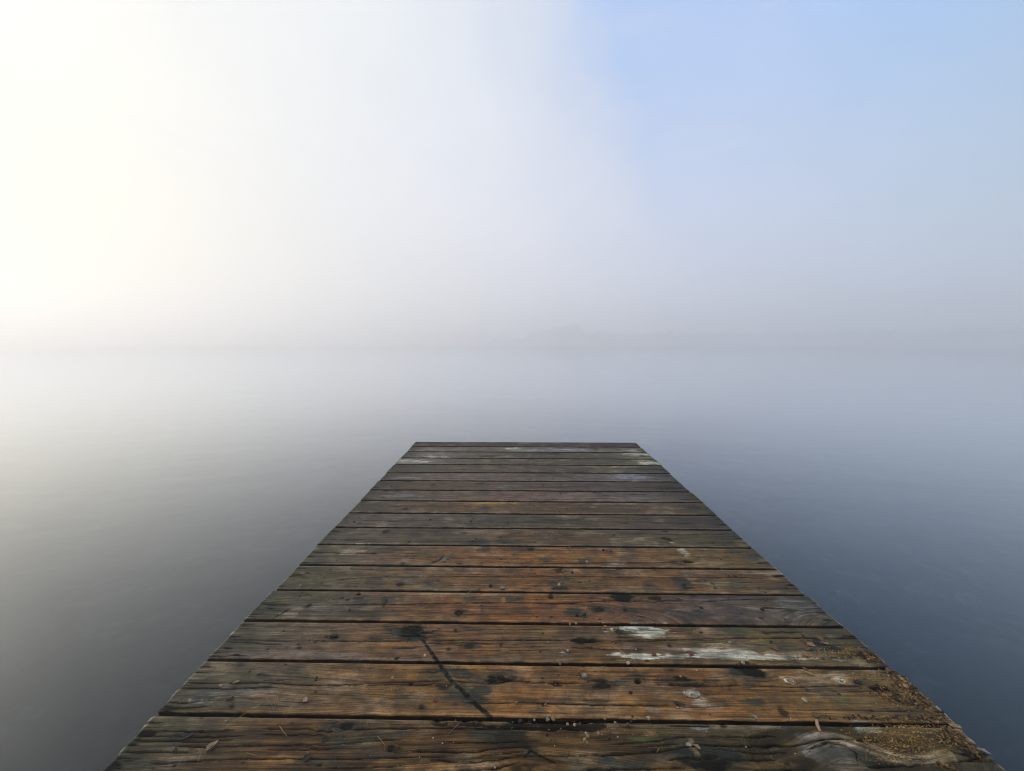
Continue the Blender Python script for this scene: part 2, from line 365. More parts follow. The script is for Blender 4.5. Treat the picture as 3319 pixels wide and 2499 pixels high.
# stains, plus one painted shadow band: px, py, rx, ry, colour, strength [, depth mm]
ST = [
 # front plank
 (1118, 2357, 62, 20, MIL, .95, 2), (1135, 2396, 95, 34, OLV, .75), (1120, 2352, 30, 12, BLK, .9, 3), (470, 2374, 34, 8, BLK, 1, 4), (362, 2476, 34, 26, BLK, .95, 4), (480, 2470, 130, 18, MIL, .6),
 (1740, 2349, 250, 12, BLK, .95, 5), (1600, 2372, 90, 26, MIL, .75), (1660, 2395, 60, 20, BLK, .5), (1705, 2495, 70, 30, BLK, .8, 2), (1640, 2490, 30, 26, ORG, .6), (1560, 2480, 60, 20, TAN, .25),  # first entry: shadow band along the far edge, painted black and hollowed
 (1268, 2424, 9, 9, BLK, .95, 3), (1215, 2448, 60, 14, MIL, .5), (900, 2470, 150, 22, ORG, .35), (1380, 2480, 160, 22, ORG, .55), (1250, 2380, 80, 14, OLV, .5),
 (2262, 2450, 92, 46, MIL, .95), (2300, 2480, 50, 30, BLK, .95, 3), (2225, 2470, 26, 22, BLK, .8, 2), (2255, 2432, 9, 26, TAN, .7), (2300, 2458, 36, 6, TAN, .6), (2240, 2400, 10, 8, TAN, .6),
 (2250, 2345, 110, 6, TAN, .8), (2275, 2362, 40, 5, GRY, .9), (2080, 2396, 55, 7, GRN, .7), (2110, 2378, 22, 8, ORG, .4), (2040, 2480, 80, 24, MIL, .8),
 (2810, 2362, 42, 20, BLE, .8), (2790, 2345, 30, 8, GRY, .7), (2640, 2388, 60, 10, GRY, .45), (2720, 2445, 110, 34, GRY, .42), (2780, 2470, 50, 20, MIL, .5), (2900, 2462, 110, 9, TAN, .75), (2790, 2415, 90, 12, TAN, .55), (2850, 2400, 60, 8, BLK, .6, 2),
 (2480, 2350, 90, 14, PUR, .5), (3170, 2440, 50, 16, MIL, .8), (2930, 2380, 120, 46, (.20, .135, .05), .45), (2480, 2480, 90, 12, (.22, .14, .05), .5), (1800, 2440, 120, 16, (.14,.085,.03), .4),
 # second plank
 (1283, 2233, 12, 9, BLK, 1, 3), (1290, 2235, 42, 16, MIL, .55), (1300, 2266, 52, 20, MIL, .6), (1438, 2220, 30, 11, BLK, .7, 1), (1440, 2220, 62, 20, MIL, .5), (1420, 2190, 60, 18, OLV, .6), (1490, 2184, 34, 17, MIL, .8),
 (1505, 2255, 66, 26, MIL, .75), (1440, 2262, 50, 14, OLV, .7), (1545, 2250, 40, 24, MIL, .7), (1618, 2196, 34, 11, BLK, 1, 3), (1600, 2192, 60, 18, MIL, .65), (1655, 2178, 26, 8, MIL, .5), (1798, 2215, 22, 8, BLK, .95, 2), (1780, 2190, 34, 20, MIL, .5),
 (1955, 2222, 26, 9, BLK, .9, 2), (1950, 2220, 60, 18, MIL, .6), (1945, 2206, 28, 5, BLK, .8), (2068, 2210, 11, 7, BLK, 1, 3), (2050, 2205, 44, 22, MIL, .5), (2195, 2208, 60, 12, MIL, .75), (2205, 2198, 22, 9, BLK, .9, 2), (2300, 2206, 26, 8, MIL, .8), (2235, 2218, 50, 6, BLK, .7),
 (2242, 2248, 24, 18, BLE, .5), (2246, 2250, 12, 9, BLK, .7, 1), (2265, 2270, 30, 24, BLE, .34), (2232, 2295, 30, 8, GRY, .5), (2305, 2290, 30, 10, GRY, .3), (2430, 2166, 34, 20, BLK, .95, 2), (2420, 2190, 60, 26, MIL, .7), (2395, 2172, 40, 18, MIL, .7),
 (2420, 2274, 70, 12, MIL, .75), (2390, 2278, 60, 8, GRN, .4), (2556, 2205, 26, 12, BLE, .65), (2560, 2205, 9, 6, BLK, .55), (2716, 2205, 20, 9, BLE, .6), (2716, 2205, 5, 3, BLK, .5), (2690, 2200, 90, 22, TAN, .4), (2730, 2270, 34, 10, GRN, .6),
 (2848, 2230, 34, 9, BLK, 1, 6), (2782, 2213, 14, 6, BLK, .8), (2900, 2220, 90, 46, DRT, .7), (2980, 2270, 70, 34, DRT, .7), (2820, 2170, 60, 12, TAN, .35), (2930, 2175, 60, 20, MIL, .6), (2534, 2303, 14, 16, BLK, .8, 1),
 (700, 2190, 130, 18, OLV, .55), (760, 2240, 150, 18, GRY, .22), (640, 2270, 46, 10, GRY, .6), (660, 2262, 30, 4, BLK, .6), (600, 2170, 26, 5, BLK, .8), (945, 2175, 34, 12, MIL, .6), (1180, 2270, 50, 16, OLV, .5), (1130, 2180, 60, 14, ORG, .4), (850, 2252, 40, 10, ORG, .35), (1740, 2282, 50, 14, MIL, .35), (1700, 2268, 34, 7, MIL, .7), (1820, 2270, 46, 8, MIL, .6), (1940, 2272, 34, 6, MIL, .8), (1945, 2250, 24, 8, TAN, .4), (1530, 2150, 600, 4, ORG, .5), (1500, 2316, 900, 6, ORG, .75), (1380, 2255, 40, 18, TAN, .3), (2060, 2262, 60, 18, ORG, .4), (2120, 2300, 30, 14, GRY, .3), (1750, 2310, 24, 12, MIL, .6),
 (540, 2300, 34, 5, BLK, .8), (541, 2304, 10, 4, BLK, 1, 3),
 # third plank
 (1342, 2048, 46, 22, MIL, 1, 1), (1340, 2040, 26, 12, BLK, .85, 1), (1330, 2062, 50, 16, MIL, .6), (1328, 2098, 30, 6, MIL, .7), (1530, 2090, 26, 16, MIL, .75), (1520, 2095, 12, 7, BLK, .7), (1216, 2071, 26, 6, MIL, .7), (1240, 2066, 60, 14, MIL, .3), (1540, 2036, 44, 8, MIL, .6), (1640, 2036, 40, 8, GRN, .4), (1425, 2038, 12, 3, BLK, .9), (1750, 2045, 80, 14, OLV, .4), (1790, 2048, 60, 10, ORG, .35),
 (1888, 2075, 28, 8, BLK, .95, 3), (1880, 2060, 50, 14, MIL, .45), (2043, 2074, 26, 6, BLK, .75, 1), (2060, 2041, 100, 17, BLE, .72), (2110, 2050, 50, 16, BLE, .5), (2003, 2043, 15, 8, MIL, 1, -3), (2015, 2050, 34, 6, BLK, .8), (2090, 2037, 14, 3, BLK, .7),
 (2330, 2127, 370, 10, BLE, .66), (2080, 2126, 110, 9, BLE, .7), (2390, 2100, 95, 18, TAN, .65), (2350, 2112, 120, 12, BLE, .5), (2600, 2122, 160, 14, TAN, .55), (2365, 2079, 14, 5, GRY, .9), (2120, 2124, 12, 5, (.1, .04, .03), .8), (2240, 2121, 12, 5, (.1, .04, .03), .8), (2500, 2100, 60, 14, OLV, .7),
 (2215, 2034, 34, 9, GRN, .8), (2380, 2042, 60, 12, GRN, .55), (2300, 2045, 40, 12, TAN, .35), (2450, 2035, 120, 14, OLV, .5), (2120, 2076, 200, 5, GRN, .5), (2700, 2050, 120, 18, MIL, .35), (2150, 2100, 140, 10, PUR, .4), (2790, 2120, 90, 18, DRT, .8), (2840, 2110, 50, 12, MIL, .5),
 (790, 2038, 110, 10, OLV, .5), (700, 2128, 26, 4, BLK, .8), (765, 2122, 10, 4, BLK, .9), (790, 2037, 16, 3, BLK, .8), (1000, 2120, 260, 8, PUR, .6), (1200, 2134, 700, 8, PUR, .5), (1500, 2141, 500, 3, ORG, .5), (1082, 2061, 13, 7, BLK, .9), (840, 2085, 14, 3, BLK, .9), (1450, 2038, 60, 8, ORG, .3),
 # fourth plank
 (900, 1990, 80, 20, OLV, .6), (860, 1935, 60, 12, OLV, .5), (918, 1988, 36, 3, GRY, .6), (1000, 1980, 90, 18, PUR, .4), (1180, 1985, 70, 14, MIL, .5), (1245, 1940, 8, 12, MIL, .9), (1248, 1955, 5, 14, BLK, .7), (1150, 1938, 26, 3, BLK, .7), (1162, 1926, 9, 4, BLK, 1), (1300, 1935, 26, 10, MIL, .6),
 (1485, 1983, 13, 12, BLK, .85, 2), (1490, 1990, 30, 12, MIL, .6), (1526, 1940, 24, 12, MIL, .85), (1600, 1940, 40, 10, MIL, .55), (1652, 1938, 18, 11, MIL, .85), (1683, 1940, 16, 7, MIL, .8), (1631, 1942, 8, 9, ORG, .7), (1787, 1934, 9, 13, BLK, .95, 2), (1815, 1934, 34, 12, OLV, .5), (1918, 1935, 24, 8, MIL, .7), (2014, 1936, 30, 11, BLK, .9, 2), (2000, 1930, 46, 8, MIL, .6), (2120, 1938, 16, 6, BLK, .9), (2060, 1930, 60, 7, GRN, .4), (1690, 1975, 30, 12, MIL, .5), (1563, 1975, 5, 9, MIL, .6),
 (1937, 1976, 15, 8, BLK, .8, -2), (1925, 1974, 42, 16, MIL, .8), (1866, 1980, 28, 16, MIL, .85), (1787, 1965, 14, 9, MIL, .7), (2045, 1985, 22, 20, MIL, .7), (2026, 1977, 6, 5, BLK, .9), (2272, 1967, 9, 6, BLK, 1, 2), (2255, 1980, 12, 5, MIL, .5), (2074, 1998, 14, 2, BLK, .8), (2163, 1985, 12, 4, GRY, .6), (2400, 1985, 260, 20, PUR, .45), (2300, 1940, 120, 10, PUR, .5), (2600, 1960, 80, 30, GRY, .25), (1850, 1925, 330, 4, ORG, .4), (1480, 1926, 200, 6, TAN, .35), (1400, 1995, 110, 10, ORG, .4), (2678, 2008, 12, 4, BLK, .9), (2610, 1927, 14, 3, BLK, .8), (1900, 2008, 12, 3, MIL, .6),
 # fifth plank
 (997, 1857, 18, 4, BLK, .7), (1000, 1856, 44, 8, TAN, .3), (960, 1885, 120, 14, OLV, .5), (912, 1900, 14, 3, BLK, .9), (1140, 1895, 30, 10, MIL, .5), (1297, 1895, 14, 7, BLK, .8), (1310, 1885, 40, 12, MIL, .5), (1800, 1888, 28, 18, MIL, .9), (1820, 1905, 26, 5, BLK, .8), (1811, 1849, 14, 7, BLK, .85), (1812, 1892, 5, 10, TAN, .7), (1490, 1848, 30, 6, MIL, .6), (1560, 1852, 70, 7, PUR, .4), (1590, 1885, 60, 10, OLV, .4), (1880, 1880, 60, 10, GRN, .4), (1980, 1855, 30, 9, MIL, .7), (2004, 1846, 12, 2, BLK, .9), (1870, 1850, 70, 8, ORG, .5),
 (2222, 1890, 24, 16, MIL, .85), (2218, 1895, 7, 4, BLK, .9), (2240, 1903, 20, 5, BLK, .75), (2222, 1863, 8, 4, GRY, .9), (2390, 1900, 90, 12, OLV, .6), (2540, 1866, 28, 3, BLK, .9), (2500, 1855, 60, 8, TAN, .4), (2565, 1897, 20, 3, BLK, .8), (2309, 1890, 5, 5, BLK, .7), (2150, 1860, 120, 8, ORG, .25), (1350, 1870, 60, 20, TAN, .2),
 # sixth plank
 (1150, 1784, 44, 6, TAN, .75), (1130, 1794, 30, 3, BLE, .5), (1270, 1783, 50, 9, MIL, .5), (1305, 1826, 7, 5, MIL, .9), (1318, 1800, 6, 10, MIL, .4), (1700, 1780, 60, 8, MIL, .75), (1722, 1780, 12, 5, BLK, .85), (1780, 1812, 22, 9, MIL, .7), (1890, 1812, 18, 10, MIL, .8), (1903, 1822, 4, 8, TAN, .7), (1848, 1778, 12, 8, MIL, .7), (2228, 1822, 16, 6, BLK, .95, 1), (2230, 1818, 40, 5, MIL, .6), (2218, 1792, 12, 13, BLE, .42), (2000, 1826, 150, 7, MIL, .45), (1993, 1827, 12, 2, BLE, .5), (1437, 1812, 22, 12, GRY, .35), (2450, 1800, 60, 10, MIL, .4), (1489, 1827, 9, 2, BLK, .8), (2430, 1778, 16, 2, BLK, .8), (2480, 1822, 22, 3, BLK, .8), (1440, 1775, 40, 4, OLV, .5), (1680, 1800, 300, 8, ORG, .3),
 # seventh and on
 (1165, 1764, 34, 2.5, BLE, .8), (1249, 1725, 11, 7, BLK, .85), (1504, 1728, 12, 5, MIL, .9), (1640, 1755, 16, 7, MIL, .95), (1640, 1752, 34, 9, MIL, .4), (2160, 1746, 15, 6, BLK, .9), (2180, 1758, 14, 4, BLE, .7), (2155, 1723, 12, 3, BLK, .8), (2040, 1725, 70, 7, MIL, .5), (1830, 1728, 30, 8, MIL, .5), (2320, 1725, 70, 6, MIL, .6), (1470, 1745, 60, 10, OLV, .5), (1320, 1745, 50, 8, OLV, .5),
 (1455, 1679, 18, 7, GRY, .4), (1640, 1685, 60, 10, MIL, .5), (1760, 1685, 34, 8, MIL, .5), (1840, 1690, 60, 8, MIL, .6), (1560, 1700, 40, 6, MIL, .5), (1835, 1673, 44, 5, TAN, .35), (1930, 1680, 30, 8, TAN, .3), (1900, 1700, 40, 5, MIL, .5), (2020, 1695, 20, 2, BLK, .7),
 (1430, 1640, 34, 8, MIL, .4), (1560, 1640, 60, 4, ORG, .3), (1570, 1643, 14, 3, BLK, .6), (1900, 1648, 26, 6, MIL, .7), (1600, 1630, 90, 4, (.30,.20,.03), .45), (2250, 1642, 26, 6, BLK, .6), (2270, 1655, 30, 4, MIL, .7), (2000, 1630, 60, 5, TAN, .3),
 (1575, 1597, 14, 5, MIL, .7), (1560, 1614, 120, 4, ORG, .25), (1300, 1605, 60, 7, GRY, .4), (1402, 1571, 9, 3, BLK, .7), (1660, 1574, 22, 5, MIL, .7), (1650, 1576, 50, 6, GRY, .3), (1560, 1567, 14, 3, BLK, .7), (2160, 1580, 40, 5, BLK, .5), (1330, 1549, 60, 4, GRY, .5), (2050, 1545, 60, 7, (.30, .32, .40), .55), (1800, 1541, 60, 4, MIL, .5), (2140, 1540, 50, 5, MIL, .7),
 (1330, 1561, 18, 2, BLK, .9), (1200, 1538, 30, 4, BLK, .5), (1625, 1512, 14, 4, MIL, .6), (2010, 1513, 50, 4, TAN, .7), (2090, 1520, 90, 5, MIL, .6), (1400, 1512, 60, 4, OLV, .5), (1330, 1495, 60, 6, BLE, .5), (1450, 1495, 40, 5, MIL, .4), (1900, 1492, 40, 4, OLV, .6), (2020, 1494, 30, 5, MIL, .7), (2100, 1500, 34, 5, BLE, .6), (2080, 1490, 30, 5, TAN, .6),
 (1585, 1479, 20, 4, BLK, .7), (1400, 1480, 60, 3, BLE, .5), (1640, 1480, 30, 4, TAN, .4), (1740, 1472, 70, 4, MIL, .7), (1800, 1471, 16, 3, BLK, .7), (1880, 1475, 70, 4, OLV, .6), (2065, 1470, 40, 7, BLE, .5), (2085, 1478, 12, 4, BLK, .8), (2040, 1459, 30, 4, BLE, .35), (1660, 1454, 24, 3.5, BLE, .9), (1690, 1459, 60, 3, GRY, .7), (1390, 1458, 60, 4, GRY, .6), (1850, 1457, 120, 4, (.30, .31, .33), .5), (1480, 1457, 40, 3, GRY, .5), (1960, 1455, 60, 4, OLV, .5), (1700, 1436, 30, 2, GRY, .5),
]
# cracks: list of points, half width in px
CR = [
 ([(1352, 2058), (1322, 2060), (1292, 2056)], 3.0), ([(1340, 2045), (1320, 2036), (1306, 2030)], 3.0), ([(1348, 2042), (1354, 2032), (1358, 2025)], 3.5), ([(1355, 2052), (1380, 2048), (1402, 2050)], 2.5), ([(1330, 2066), (1318, 2080)], 2.5), ([(1360, 2070), (1390, 2064)], 2.2),
 ([(500, 2369), (620, 2370), (760, 2367)], 2.2), ([(380, 2437), (560, 2436), (640, 2434)], 2.2), ([(850, 2361), (1000, 2362), (1050, 2369), (1090, 2372)], 1.8), ([(850, 2380), (1010, 2380), (1065, 2385)], 1.8), ([(850, 2414), (1070, 2413), (1180, 2402), (1300, 2396)], 1.6),
 ([(480, 2477), (640, 2464), (860, 2457), (1150, 2459), (1350, 2451), (1450, 2455)], 1.8), ([(1050, 2490), (1180, 2487), (1300, 2481)], 1.8), ([(1130, 2363), (1280, 2361), (1520, 2358)], 2.4), ([(1520, 2359), (1700, 2357), (1900, 2358)], 3.2),
 ([(1330, 2432), (1420, 2436), (1540, 2434), (1600, 2424), (1660, 2419), (1740, 2421)], 2.6), ([(1400, 2461), (1500, 2472), (1600, 2461), (1690, 2448), (1860, 2449), (2050, 2443)], 1.8), ([(1520, 2455), (1620, 2440), (1700, 2435)], 1.3), ([(1420, 2499), (1600, 2490), (1690, 2468)], 1.5), ([(1880, 2494), (2030, 2492), (2220, 2488)], 2.0),
 ([(1970, 2412), (2120, 2402), (2200, 2390), (2240, 2387)], 1.8), ([(1950, 2443), (2060, 2441), (2160, 2432), (2260, 2414), (2400, 2417), (2550, 2414)], 2.2), ([(2150, 2466), (2240, 2453), (2290, 2455), (2400, 2464), (2520, 2460)], 1.6), ([(2160, 2352), (2215, 2352), (2320, 2353)], 2.0), ([(2450, 2421), (2560, 2417), (2620, 2408), (2670, 2394), (2760, 2397), (2860, 2406)], 2.2), ([(2600, 2430), (2650, 2420), (2680, 2404), (2740, 2416), (2775, 2440), (2782, 2480)], 1.8), ([(2640, 2341), (2700, 2343), (2770, 2346)], 1.6),
 ([(2800, 2487), (2950, 2482), (3100, 2468), (3190, 2452)], 2.2), ([(3080, 2435), (3150, 2448), (3200, 2449)], 2.5), ([(2450, 2495), (2560, 2497), (2640, 2499)], 1.6), ([(1700, 2455), (1720, 2430), (1755, 2448), (1800, 2472)], 3.5), ([(850, 2425), (950, 2428), (1060, 2427), (1140, 2420)], 1.2), ([(400, 2415), (450, 2416)], 2), ([(385, 2465), (440, 2464)], 1.5), ([(1440, 2405), (1600, 2404), (1760, 2400)], 1.2), ([(2050, 2421), (2200, 2411)], 1.0), ([(2280, 2385), (2400, 2388), (2520, 2386)], 1.1), ([(2300, 2425), (2450, 2440), (2560, 2438)], 1.2), ([(560, 2415), (700, 2420), (900, 2414)], 1.1), ([(450, 2385), (700, 2388), (800, 2384)], .9), ([(420, 2400), (640, 2402), (760, 2399)], .9),
 ([(600, 2212), (720, 2213), (850, 2211), (960, 2218), (1100, 2219), (1250, 2211), (1400, 2206), (1440, 2203)], 1.7), ([(583, 2231), (650, 2229), (730, 2232), (810, 2227), (900, 2227)], 2.0), ([(1180, 2222), (1270, 2217), (1370, 2219), (1420, 2212)], 1.5), ([(1455, 2203), (1500, 2208), (1600, 2214), (1640, 2206), (1780, 2211), (1880, 2212)], 1.6), ([(1350, 2179), (1400, 2177), (1440, 2176)], 1.6), ([(1890, 2202), (2000, 2211)], 1.3), ([(2130, 2217), (2250, 2222), (2400, 2219), (2560, 2226), (2800, 2222)], 1.3), ([(1500, 2277), (1700, 2276), (2000, 2284), (2180, 2285)], 1.0), ([(540, 2276), (600, 2278), (700, 2268)], 1.6), ([(520, 2293), (600, 2296), (680, 2290)], 1.4), ([(495, 2312), (560, 2318), (640, 2316), (800, 2308)], 1.3), ([(850, 2205), (940, 2203)], 1), ([(2150, 2173), (2200, 2170)], 1.5), ([(640, 2160), (700, 2162)], 1.3),
 ([(738, 2073), (900, 2075), (960, 2079)], 1.1), ([(735, 2080), (820, 2083), (860, 2087), (920, 2088)], 1.4), ([(715, 2100), (765, 2103)], 1.8), ([(690, 2124), (720, 2127)], 2.4), ([(740, 2124), (800, 2126)], 1.2), ([(1000, 2076), (1200, 2078), (1320, 2076)], .9), ([(1290, 2059), (1400, 2060)], 1.3), ([(1400, 2075), (1600, 2073), (1780, 2074), (1860, 2076), (1960, 2076), (2090, 2077), (2200, 2071), (2400, 2067), (2600, 2067), (2790, 2068)], 1.6), ([(1370, 2083), (1500, 2083), (1600, 2086)], 1.1), ([(1270, 2100), (1350, 2100)], 1.1), ([(1380, 2113), (1440, 2113)], .9), ([(1650, 2089), (1690, 2090)], .9), ([(1840, 2099), (1960, 2100)], 1.2), ([(1055, 2042), (1095, 2043)], 1.2), ([(1990, 2062), (2060, 2066)], 1.2), ([(2480, 2049), (2600, 2049)], 1.0), ([(2700, 2034), (2740, 2036)], 2.0), ([(2730, 2060), (2790, 2062)], 1.6),
 ([(845, 1959), (900, 1959), (945, 1961)], 2.2), ([(860, 1968), (895, 1974)], 1.8), ([(875, 2012), (905, 1993), (945, 1970)], 2.4), ([(1070, 1961), (1140, 1959), (1185, 1956), (1240, 1958), (1300, 1958), (1440, 1955), (1560, 1952), (1620, 1951), (1760, 1954), (1880, 1951), (1990, 1946), (2060, 1947), (2120, 1951), (2170, 1944), (2215, 1946)], 1.4), ([(1310, 1961), (1290, 1957)], 1.8), ([(2180, 1935), (2215, 1945)], 2.0), ([(980, 1930), (1002, 1926)], 1.8), ([(968, 1941), (980, 1921)], 1.4), ([(815, 2003), (835, 2003)], 1.6), ([(2640, 1965), (2665, 1967)], 2.2), ([(2668, 1988), (2690, 1993)], 2.5), ([(1845, 1955), (1870, 1954)], 1.5), ([(2260, 1952), (2350, 1945), (2450, 1943)], .9),
 ([(938, 1863), (985, 1862), (1000, 1857)], 1.8), ([(1080, 1880), (1120, 1877), (1165, 1873), (1250, 1869), (1340, 1870), (1480, 1868), (1620, 1868), (1700, 1869), (1830, 1866), (2000, 1870), (2200, 1871), (2350, 1871), (2500, 1873)], 1.1), ([(955, 1846), (970, 1847)], 1.6), ([(900, 1900), (920, 1900)], 2.2), ([(2500, 1869), (2550, 1866)], 2.2), ([(2550, 1897), (2580, 1896)], 1.8), ([(2505, 1846), (2530, 1848)], 1.5),
 ([(1010, 1791), (1080, 1791), (1140, 1793), (1180, 1792), (1230, 1794)], 2.0), ([(1390, 1827), (1420, 1817), (1440, 1800)], 2.2), ([(980, 1823), (1000, 1822)], 1.5), ([(1100, 1782), (1030, 1783)], .8), ([(1300, 1793), (1380, 1795)], 1.0), ([(1650, 1827), (1900, 1825), (2200, 1822)], .8), ([(2160, 1818), (2260, 1824)], 1.2), ([(2360, 1790), (2420, 1791)], 1), ([(2450, 1824), (2490, 1823)], 1.6),
 ([(1110, 1750), (1180, 1749)], 1.3), ([(1600, 1740), (1720, 1739)], .8), ([(2140, 1724), (2170, 1724)], 1.5), ([(2080, 1733), (2300, 1733), (2360, 1730)], 1.0), ([(2410, 1757), (2425, 1757)], 1.8), ([(1150, 1697), (1300, 1700), (1400, 1703)], .9), ([(1300, 1690), (1180, 1686)], .9), ([(2320, 1701), (2360, 1702)], 1.4), ([(2310, 1670), (2325, 1671)], 1.2), ([(1680, 1670), (1700, 1669)], .8), ([(2250, 1630), (2280, 1630)], 1.4), ([(1700, 1620), (2000, 1615)], .8), ([(1100, 1660), (1130, 1660)], 1.5), ([(2290, 1620), (2200, 1618)], 1.4), ([(1240, 1590), (1300, 1592)], 1.2), ([(2050, 1580), (2200, 1583)], 1.0), ([(2060, 1520), (2160, 1521)], 1.5), ([(2100, 1510), (1950, 1511)], 1.0), ([(1250, 1580), (1300, 1576)], .9), ([(1950, 1605), (2100, 1602)], .8), ([(1350, 1420 + 60), (1400, 1481)], .8)]
# the dark diagonal streak of rotted bark trace across planks two and three
STREAK = [(1345, 2045), (1372, 2075), (1395, 2110), (1425, 2155), (1462, 2205), (1505, 2245), (1545, 2285), (1592, 2326)]
# where the grain bends round something: px, py, rx, ry
ARCH = [(1670, 2500, 130, 66), (2262, 2455, 100, 40), (2740, 2440, 120, 40), (1118, 2360, 60, 20), (1268, 2424, 20, 10), (1438, 2220, 34, 11), (1618, 2196, 34, 10), (1800, 2215, 22, 8), (1955, 2222, 30, 9), (2068, 2210, 12, 7), (2242, 2248, 20, 14), (2430, 2166, 30, 16), (1283, 2233, 16, 9), (2556, 2205, 26, 12), (2716, 2205, 20, 9), (640, 2268, 40, 12),
        (1342, 2045, 40, 16), (1888, 2075, 28, 8), (2003, 2043, 18, 9), (1485, 1983, 14, 11), (1937, 1976, 18, 9), (2014, 1936, 24, 10), (2120, 1940, 16, 6), (1811, 1850, 14, 7), (2228, 1822, 16, 6), (2160, 1746, 15, 6), (2365, 2079, 14, 5)]
def conv(px, py, rx, ry):
    x, y = D(px, py); return x, y, max(rx * mpp(px, py), .0025), max(ry * dpp(px, py), .0022)
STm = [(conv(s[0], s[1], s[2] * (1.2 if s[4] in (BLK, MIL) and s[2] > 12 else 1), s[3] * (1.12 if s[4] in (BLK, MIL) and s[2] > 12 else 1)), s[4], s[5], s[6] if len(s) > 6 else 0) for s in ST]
ARm = [conv(*a) for a in ARCH]
CRm = [(np.array([D(*p) for p in pts]), hw * mpp(*pts[0])) for pts, hw in CR]
SKm = np.array([D(*p) for p in STREAK])

TN = [([(2575, 2428), (2620, 2402), (2660, 2386), (2715, 2390), (2780, 2412), (2850, 2438), (2930, 2462), (3010, 2464), (3080, 2448)], 15, (.34, .27, .18), .7),
      ([(2700, 2404), (2780, 2425), (2850, 2452), (2930, 2478)], 7, (.34, .27, .18), .7), ([(2770, 2340), (2790, 2356), (2830, 2372)], 14, BLE, .6), ([(2840, 2338), (2835, 2356), (2850, 2374)], 9, BLE, .5),
      ([(2225, 2380), (2240, 2400), (2235, 2420), (2262, 2445), (2290, 2462)], 7, (.30, .20, .11), .8), ([(2240, 2445), (2235, 2470), (2245, 2499)], 6, (.30, .20, .11), .7),
      ([(1760, 1890), (1775, 1879), (1792, 1868)], 3, TAN, .0), ([(1805, 1908), (1812, 1890), (1826, 1876)], 3, TAN, .9), ([(900, 1995), (935, 1972)], 4, (.16, .16, .16), .7), ([(600, 2290), (640, 2268), (690, 2252)], 9, (.17, .18, .17), .75)]
TNm = [(np.array([D(*p) for p in pts]), hw * mpp(*pts[0]), c_, st_) for pts, hw, c_, st_ in TN]
PSW = np.array([D(*p) for p in [(2480, 2452), (2575, 2428), (2620, 2402), (2660, 2386), (2715, 2390), (2780, 2412), (2850, 2438), (2930, 2462), (3010, 2464), (3120, 2440)]])
def seg_dist(Xg, Yg, pts):
    best = np.full(Xg.shape, 9.0); along = np.zeros(Xg.shape)
    L = 0
    for (ax, ay), (bx, by) in zip(pts[:-1], pts[1:]):
        dx, dy = bx - ax, by - ay; l2 = dx * dx + dy * dy
        t = np.clip(((Xg - ax) * dx + (Yg - ay) * dy) / l2, 0, 1)
        d = np.hypot(Xg - ax - t * dx, Yg - ay - t * dy)
        m_ = d < best; best = np.where(m_, d, best); along = np.where(m_, L + t * math.sqrt(l2), along)
        L += math.sqrt(l2)
    return best, along, L

